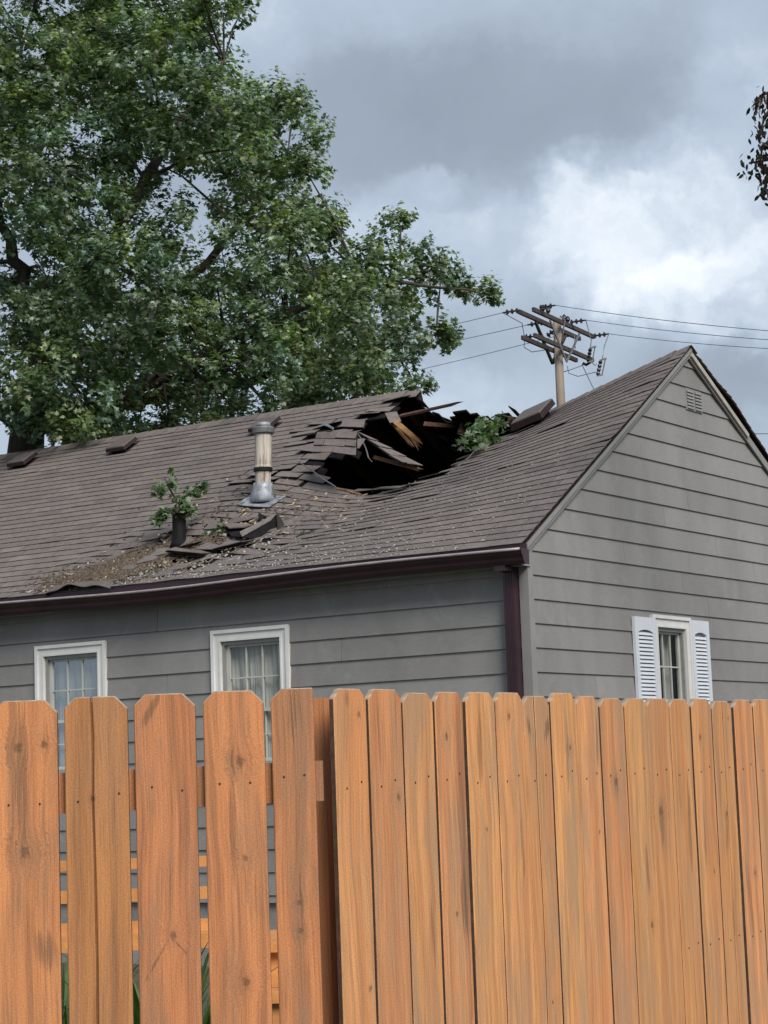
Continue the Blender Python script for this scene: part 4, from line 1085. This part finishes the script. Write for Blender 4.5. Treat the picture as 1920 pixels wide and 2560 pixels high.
for _ in range(560):                                    # pale shredded bits over the sunken slope
    u = rnd.uniform(.3, 4.2); v = rnd.random() ** 1.4 * 2.2
    if in_hole(u, v): continue
    fleck(u, v, rnd.uniform(.005, .011) * (2.2 if rnd.random() < .12 else 1), rnd.uniform(.003, .007), rnd.choice([(.30, .28, .27), (.40, .38, .37), (.24, .25, .21), (.22, .17, .155), (.20, .19, .18)]))
for _ in range(380):                                    # shreds caught along the eave
    u = rnd.uniform(1.2, 4.3); v = abs(rnd.gauss(.05, .26))
    fleck(u, v, rnd.uniform(.006, .016), rnd.uniform(.004, .008), rnd.choice([(.26, .25, .235), (.21, .21, .185), (.33, .32, .30), (.17, .155, .135)]))
for _ in range(420):
    u = rnd.gauss(3.6, .6); v = rnd.gauss(1.35, .45)
    if in_hole(u, v) or v < 0: continue
    fleck(u, v, rnd.uniform(.01, .04), rnd.uniform(.005, .012), rnd.choice(BR + [(.38, .30, .20)]))
lo_ = q.build('leaf_litter', M['litter']); lo_.location = (KX, KY, 0); lo_.rotation_euler = (0, 0, -PSI)
tag(lo_, 'brown leaf scraps and pale shreds strewn over the lower roof', 'debris', kind='stuff')

# ------------------------------------------------------------------ utility pole and lines
PX, PY = at(1402, 1000, 40).x, 40.0
up_ = empty('utility_pole', (PX, PY, 0)); tag(up_, 'weathered wooden utility pole with double crossarms behind the sagging ridge', 'utility pole')
INV = Matrix.Translation((-PX, -PY, 0))
def upart(q, name, m, smooth=False, parent=None):
    o = q.build(name, m, parent or up_, smooth=smooth, recalc=True)
    if parent is None: o.matrix_parent_inverse = INV
    return o
q = MB(); q.tube([(PX + .05, PY, 0), (PX, PY, 8.8), (PX - .005, PY, 10.45)], [.14, .086, .080], 14); pole_o = upart(q, 'pole', M['pole'], True)
ZT = at(1400, 812, 40).z; ZB2 = at(1402, 873, 40).z
arm_dir = (atz(1478, 833, ZT) - atz(1330, 765, ZT)); arm_dir.z = 0; arm_dir.normalize()
side = Vector((arm_dir.y, -arm_dir.x, 0))               # points right and nearer
def arm(c, half0, half1, o, z, name='crossarm'):
    q = MB(); a = c - arm_dir * half0 + side * o; b = c + arm_dir * half1 + side * o; a.z = b.z = z
    q.beam(a, b, .058, .08); upart(q, name, M['arm']); return a, b
C0 = Vector((PX, PY, 0))
A1, A2 = arm(C0, 1.55, 1.5, -.14, ZT); B1, B2 = arm(C0, 1.55, 1.5, .16, ZT + .0)
C1, C2 = arm(C0, 1.45, 1.25, -.13, ZB2); D1, D2 = arm(C0, 1.5, 1.45, .14, ZB2)
for s_ in (-1, 1):
    q = MB(); q.beam(C0 + side * .16 + Vector((0, 0, ZT - .75)), C0 + arm_dir * (.75 * s_) + side * .16 + Vector((0, 0, ZT - .06)), .05, .02, side); upart(q, 'brace', M['steel'])
    q = MB(); q.beam(C0 - side * .14 + Vector((0, 0, ZT - .75)), C0 + arm_dir * (.75 * s_) - side * .14 + Vector((0, 0, ZT - .06)), .05, .05, side); upart(q, 'brace', M['arm'])
def insul(p, d, n=3, r_=.055, sp=.10):
    d = Vector(d).normalized(); q = MB(); pts = []; rad = []
    for k in range(n):
        b = k * sp
        for t, r0 in ((b, .018), (b + .03, r_), (b + .045, r_ * .9), (b + .05, .018)): pts.append(Vector(p) + d * t); rad.append(r0)
    pts.append(Vector(p) + d * (n * sp + .03)); rad.append(.015)
    q.tube(pts, rad, 8); upart(q, 'insulator', M['ceramic']); return pts[-1]
def wire(pts, r_, name, label=None, cat='power line', grp=None, m='wire', own=False):
    q = MB(); q.tube(pts, r_, 5)
    if own: return upart(q, name, M[m], True)
    return tag(q.build(name, M[m], smooth=True), label, cat, grp)
def cat_(a, b, sag, n=24): return [Vector(a).lerp(Vector(b), i / n) - Vector((0, 0, sag * 4 * (i / n) * (1 - i / n))) for i in range(n + 1)]
# left-going lines leave the far arm, right-going lines leave the near arm
wl = [insul(A1 + Vector((0, 0, .02)), -side), insul(A1.lerp(A2, .42) + Vector((0, 0, .02)) - side * .05, -side), insul(A1.lerp(A2, .86) + Vector((0, 0, .02)) - side * .05, -side)]
wr = [insul(B1.lerp(B2, .10) + Vector((0, 0, .09)), side), insul(B1.lerp(B2, .60) + Vector((0, 0, .08)), side), insul(B2 + Vector((0, 0, .02)), side)]
for k in (.16, .24, .50, .56):
    p = B1.lerp(B2, k) + Vector((0, 0, .05)); q = MB(); q.tube([p, p + Vector((0, 0, .05)), p + Vector((0, 0, .09)), p + Vector((0, 0, .13))], [.015, .05, .045, .02], 8); upart(q, 'pin_insulator', M['ceramic'])
endsL = [at(430, 938, 62), at(430, 968, 62), at(430, 1040, 62)]
for i, (a, b, w_) in enumerate(zip(wl, endsL, ('highest', 'middle', 'lowest'))):
    wire(cat_(a, b, .15), .0065, 'power_line', '%s of three thin wires running left from the utility pole' % w_)
endsR = [at(2500, 860, 30), at(2500, 873, 30), at(2500, 884, 30)]
for i, (a, b, w_) in enumerate(zip(wr, endsR, ('highest', 'middle', 'lowest'))):
    wire(cat_(a, b, .12), .0065, 'power_line', '%s of three thin wires running right from the utility pole' % w_)
wire(cat_(at(1500, 1078, 41), at(2500, 1088, 41), .02), .009, 'service_line', 'single low wire beyond the right slope of the gable', 'power line')
# drops, jumpers, fuse cut-outs
def jump(pts, r_=.009, nm='jumper'): wire(pts, r_, nm, own=True)
jump([wl[0], at(1305, 808, 40), at(1312, 845, 40), at(1310, 868, 40), at(1330, 880, 40), at(1370, 874, 40)])
insul(at(1312, 842, 40), Vector((.5, .0, .0)), 2, .06, .08)
insul(at(1368, 840, 39.9), Vector((.3, -.2, .2)), 2, .06, .08)
jump([at(1346, 818, 40), at(1358, 840, 40), at(1370, 852, 40)])
jump([wr[1], at(1478, 850, 40), at(1476, 875, 40)]); jump([wr[2], at(1511, 865, 40), at(1506, 897, 40)])
jump([at(1408, 930, 40), at(1425, 925, 40), at(1455, 914, 40)]); jump([at(1418, 915, 40), at(1422, 933, 40), at(1445, 941, 40), at(1490, 930, 40)])
jump([at(1385, 885, 40), at(1386, 905, 40), at(1393, 918, 40)]); jump([at(1436, 838, 40), at(1437, 860, 40), at(1438, 872, 40)])
jump([at(1478, 905, 40), at(1488, 914, 40), at(1492, 910, 40)])
jump([at(1400, 790, 39.8), at(1412, 800, 39.8), at(1408, 830, 39.8), at(1403, 866, 39.8)], .016, 'ground_strap')
for (x, y, lnp, lx) in ((1476, 888, 34, -6), (1502, 920, 38, -8)):
    root = empty('fuse_cutout', (0, 0, 0), 0, up_); root.matrix_parent_inverse = INV
    def fp(q_, nm, m): o = q_.build(nm, M[m], root, recalc=True)
    t0, t1 = at(x, y - lnp / 2, 39.9), at(x + lx, y + lnp / 2, 39.9)
    q = MB(); q.tube([t0.lerp(t1, k / 8) for k in range(9)], [.022, .045, .026, .045, .026, .045, .026, .045, .022], 8); fp(q, 'porcelain_body', 'ceramic')
    o_ = Vector((.085, -.02, .01)); q = MB(); q.tube([t0 + o_, t1 + o_], .014, 6); fp(q, 'fuse_tube', 'steel')
    q = MB(); q.beam(t0 + Vector((-.02, 0, .0)), t0 + o_ * 1.3 + Vector((0, 0, .02)), .03, .03); q.beam(t1 + Vector((-.02, 0, 0)), t1 + o_ * 1.2, .03, .03); fp(q, 'contact', 'steel')
q = MB(); q.tube([at(1476, 905, 40), at(1466, 912, 40), at(1456, 908, 40)], .03, 6); upart(q, 'bracket', M['ceramic'])
wire([at(1455, 912, 40), at(1483, 970, 36), at(1500, 1000, 34), at(1560, 1120, 28)], .009, 'guy_wire', 'thin slanting wire dropping from the pole crossarm to behind the roof', 'wire')

# ------------------------------------------------------------------ fences
def outline(w, h, d0, d1): return [(0, 0), (w, 0), (w, h - d1), (w - d1, h), (d0, h), (0, h - d0)] if d0 and d1 else ([(0, 0), (w, 0), (w, h), (d0, h), (0, h - d0)] if d0 else [(0, 0), (w, 0), (w, h), (0, h)])
def picket_mesh(w, h, th, d0, d1, split=None, bev=.0022):
    bm = bmesh.new()
    def slab(pts, y0, y1):
        a = [bm.verts.new((x, y0, z)) for x, z in pts]; b = [bm.verts.new((x, y1, z)) for x, z in pts]; n = len(pts)
        fs = [bm.faces.new(a), bm.faces.new(b[::-1])]
        for i in range(n): fs.append(bm.faces.new((a[i], b[i], b[(i + 1) % n], a[(i + 1) % n])))
        return fs
    if split is None:
        slab(outline(w, h, d0, d1), 0, th)
    else:
        zs = [0, h * .3, h * .55, h * .68, h * .78, h * .88, h * .95, h]; xs = [split + .0018 * math.sin(i * 2.3) - .004 * i / 7 for i in range(8)]; gp = .0022
        slab([(0, 0)] + [(x - gp, z) for x, z in zip(xs, zs)] + [(d0, h), (0, h - d0)], 0, th)
        slab([(x + gp, z) for x, z in list(zip(xs, zs))[::-1]] + [(w, 0), (w, h - d1), (w - d1, h)], 0, th)
        slab([(split - .02, .01), (split + .02, .01), (split + .02, h - .01), (split - .02, h - .01)], th * .55, th * .9)
    bmesh.ops.recalc_face_normals(bm, faces=bm.faces)
    bmesh.ops.bevel(bm, geom=[e for e in bm.edges], offset=bev, segments=1, affect='EDGES')
    me = bpy.data.meshes.new('picket'); bm.to_mesh(me); bm.free()
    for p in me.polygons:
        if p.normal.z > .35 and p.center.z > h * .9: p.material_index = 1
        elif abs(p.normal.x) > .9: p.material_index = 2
    return me
nail_me = None
def nail(parent, x, z):
    global nail_me
    if nail_me is None:
        q = MB(); q.tube([(0, -.0012, 0), (0, .004, 0)], .0026, 7); o = q.build('nail', M['nail']); nail_me = o.data; bpy.data.objects.remove(o)
    o = bpy.data.objects.new('nail', nail_me); o.location = (x, 0, z); link(o, parent)
def picket(parent, loc, rz, w, h, m, d0=.027, d1=.027, split=None, tilt=0.0, nails=(), th=.0165, knots=(), marks=(), weather=.5):
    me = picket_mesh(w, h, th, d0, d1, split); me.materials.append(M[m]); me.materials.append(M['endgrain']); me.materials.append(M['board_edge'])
    o = bpy.data.objects.new('picket', me); o.location = loc; o.rotation_euler = (0, tilt, rz); link(o, parent)
    for i in (1, 2, 3):
        k = knots[i - 1] if i <= len(knots) else (0, -5, .001)
        o['knot%d_x' % i], o['knot%d_z' % i], o['knot%d_s' % i] = map(float, k)
    for i in (1, 2, 3, 4):
        k = marks[i - 1] if i <= len(marks) else (0, -9, .01, .01, 0)
        for nm, v_ in zip(('x', 'z', 'len', 'w', 'lean'), k): o['mark%d_%s' % (i, nm)] = float(v_)
    o['weather'] = float(weather)
    for x, z in nails: nail(o, x, z)
    return o
left = empty('wooden_fence', (-.52, 4.6, 0)); tag(left, 'orange-stained picket fence section with wide gaps, left foreground', 'fence')
# x0, x1, height, split
LB_ = [(-1.34, -1.20, 1.815, None), (-1.185, -1.045, 1.82, None), (-1.03, -.892, 1.818, None), (-.877, -.7345, 1.821, None), (-.719, -.580, 1.824, .064), (-.5655, -.431, 1.825, None), (-.4135, -.280, 1.826, None), (-.2645, -.171, 1.827, None)]
kn = {3: [(.055, 1.716, .010), (.113, 1.722, .008), (.068, 1.49, .011)], 4: [(.06, 1.60, .005)], 5: [(.075, 1.30, .008)], 6: [(.078, 1.67, .011), (.085, 1.46, .006), (.08, 1.195, .009)], 7: [(.05, 1.36, .005), (.052, 1.30, .006)]}
mk = {3: [(.06, 1.66, .20, .018, .0), (.11, 1.28, .05, .03, .2)], 5: [(.035, 1.787, .05, .012, -.55), (.038, 1.247, .056, .004, -.6), (.094, 1.273, .030, .004, .9), (.072, 1.40, .11, .003, 0)], 6: [(.06, 1.52, .18, .010, 0)], 7: [(.055, 1.35, .09, .008, 0), (.055, 1.78, .08, .02, 0)]}
nl_ = {3: [(.034, 1.594), (.102, 1.594)], 4: [(.028, 1.596), (.118, 1.611)], 5: [(.037, 1.622), (.103, 1.613)], 6: [(.033, 1.624), (.10, 1.624)], 7: [(.025, 1.634), (.070, 1.637)]}
for i, (a, b, h, sp) in enumerate(LB_):
    picket(left, (a + .52, 0, 0), 0, b - a, h, 'wood_left', d1=0 if i == 7 else .027, d0=.024, split=sp, nails=nl_.get(i, [(.035, 1.60), (.10, 1.60)]), knots=kn.get(i, ()), marks=mk.get(i, ()), weather=[.5, .3, .4, .35, .3, .55, .6, .75][i])
def wood_props(o):
    for i in (1, 2, 3): o['knot%d_x' % i] = 0.0; o['knot%d_z' % i] = -5.0; o['knot%d_s' % i] = .001
    for i in (1, 2, 3, 4):
        for nm, v_ in zip(('x', 'z', 'len', 'w', 'lean'), (0, -9, .01, .01, 0)): o['mark%d_%s' % (i, nm)] = float(v_)
    o['weather'] = .5; return o
def rail(parent, a, b, z0, z1, y0, y1, m):
    q = MB(); q.box((a, y0, z0), (b, y1, z1)); return wood_props(q.build('rail', M[m], parent))
q = MB(); q.hexa([(-.85, .018, 1.562), (.365, .018, 1.579), (.365, .054, 1.579), (-.85, .054, 1.562), (-.85, .018, 1.652), (.365, .018, 1.667), (.365, .054, 1.667), (-.85, .054, 1.652)]); wood_props(q.build('rail', M['wood_left'], left))
rail(left, -.85, .36, .30, .39, .018, .054, 'wood_left'); rail(left, -.85, .36, .94, 1.03, .018, .054, 'wood_left')
q = MB(); q.box((-.80, .056, 0), (-.71, .146, 1.78)); wood_props(q.build('post', M['wood_left'], left))
TH = R(55.1)
right = empty('wooden_fence', (-.1297, 4.82, 0), TH); tag(right, 'close-boarded orange picket fence section receding to the right', 'fence')
rr = random.Random(21)
x = 0.0
for i in range(25):
    w = .14 + rr.uniform(-.003, .002); gap = rr.choice([.003, .005, .008, .010, .012])
    h = 1.832 + rr.uniform(-.006, .006) - (.004 if i > 8 else 0)
    kns = [(rr.uniform(.03, .11), rr.uniform(1.0, 1.78), rr.uniform(.004, .008)) for _ in range(rr.choice([0, 1, 1, 2]))]
    mks = []
    if rr.random() < .7: mks.append((rr.uniform(.03, .11), rr.uniform(1.2, 1.75), rr.uniform(.06, .25), rr.uniform(.006, .016), rr.uniform(-.05, .05)))
    if i == 3: mks = [(.112, 1.55, .6, .030, 0), (.10, 1.31, .10, .022, 0)]
    if i == 6: mks = [(.028, 1.74, .035, .016, .35), (.115, 1.74, .035, .014, -.35)]
    if i == 0: mks = [(.05, 1.81, .03, .012, 0)]
    if i == 11: kns = [(.05, 1.50, .012)]; mks = [(.055, 1.47, .09, .022, 0)]
    if i == 9: kns = [(.07, 1.59, .010)]; mks = [(.07, 1.58, .05, .02, 0)]
    if i == 15: x += .012
    zn = 1.615 + .0 * i + rr.uniform(-.006, .006)
    sp = .058 if i == 6 else (.075 if i == 14 else None)
    picket(right, (x, rr.uniform(-.0015, .0015), 0), 0, w - gap, h, 'wood_right', d0=.023, d1=.023, split=sp, tilt=rr.uniform(-.0014, .0014), nails=[(.04, zn - .006), (.098, zn + .008)] + ([(.04, .97 + .13), (.1, .98 + .13)] if i > 11 else []), knots=kns, marks=mks, weather=rr.uniform(.1, .95), th=.0155)
    x += w
rail(right, .11, 3.5, 1.565, 1.654, .019, .057, 'wood_right'); rail(right, .11, 3.5, 1.04, 1.12, .019, .057, 'wood_right'); rail(right, .11, 3.5, .30, .39, .019, .057, 'wood_right')
for xp in (.30, 2.5):
    q = MB(); q.box((xp, .058, 0), (xp + .09, .148, 1.79)); wood_props(q.build('post', M['wood_right'], right))
gp = empty('gate_post', (-.186, 4.93, 0)); tag(gp, 'square orange post in the gap between the two fence sections', 'post')
q = MB(); q.box((0, 0, 0), (.028, .02, 1.817)); wood_props(q.build('stop_strip', M['wood_left'], gp))
q = MB(); q.box((.0285, .0, 0), (.118, .09, 1.816)); wood_props(q.build('post_body', M['wood_left'], gp))

# ------------------------------------------------------------------ what shows through the gaps: deck with rails, lilies
dk = empty('garden_deck', (-1.2, 10.0, 0)); tag(dk, 'low orange wooden deck with horizontal rails behind the left fence', 'deck')
def db(name, a, b): q = MB(); q.box(a, b); q.build(name, M['deckwood'], dk)
for (z0, z1) in ((1.243, 1.292), (1.092, 1.150), (.945, .999)): db('rail', (-1.6, 0, z0), (.36, .04, z1))
for xx in (-1.6, -.72, .30): db('post', (xx, .045, 0), (xx + .09, .135, 1.33))
for k in range(5): db('deck_board', (-1.6, .15 + k * .145, .86), (.42, .15 + k * .145 + .138, .895))
db('rim_board', (-1.6, -.05, .868), (.40, -.002, .938)); db('step', (.46, -.35, .86), (1.0, .55, .90)); db('riser', (.46, -.30, .70), (1.0, -.262, .86)); db('step', (.46, -.62, .66), (1.0, -.32, .70)); db('riser', (.46, -.58, .30), (1.0, -.54, .66))
def lily(x, y, n, label):
    root = empty('lily_plant', (x, y, 0)); tag(root, label, 'plant', 'lily plants behind the left fence')
    q = MB()
    for k in range(n):
        a = rnd.uniform(0, 6.283); ln2 = rnd.uniform(1.25, 1.62); w = rnd.uniform(.012, .02); lean = rnd.uniform(.1, .45)
        d = Vector((math.cos(a), math.sin(a), 0)); sd2 = Vector((-d.y, d.x, 0)); c = rnd.choice([(.05, .12, .025), (.08, .165, .04), (.035, .08, .02), (.15, .19, .07)])
        V = []; N = 7
        for i in range(N + 1):
            t = i / N; p = d * (lean * t * t + .03) + Vector((0, 0, ln2 * (t - .28 * t ** 3))); ww = w * (1 - t ** 2) + .001
            V += [p + sd2 * ww, p - sd2 * ww]
        q.add(V, [(2 * i, 2 * i + 1, 2 * i + 3, 2 * i + 2) for i in range(N)], 0, c)
    q.build('blades', M['blade'], root)
lily(-1.02, 6.4, 110, 'strap-leaved green plant seen through the leftmost fence gap')
lily(-.74, 6.6, 90, 'strap-leaved green plant seen through the second fence gap from left')
q = MB(); q.tube([(-.62, 7.0, .0), (-.66, 7.0, .75), (-.73, 7.02, 1.16), (-.80, 7.04, 1.20)], .016, 8)
tag(q.build('garden_stake', M['grey'], smooth=True), 'bent grey metal stake behind the third fence gap from left', 'stake')
q = MB(); q.box((-3.2, 11.2, 0.004), (1.0, 12.6, .25)); tag(q.build('planting_bed', M['soil']), kind='structure')
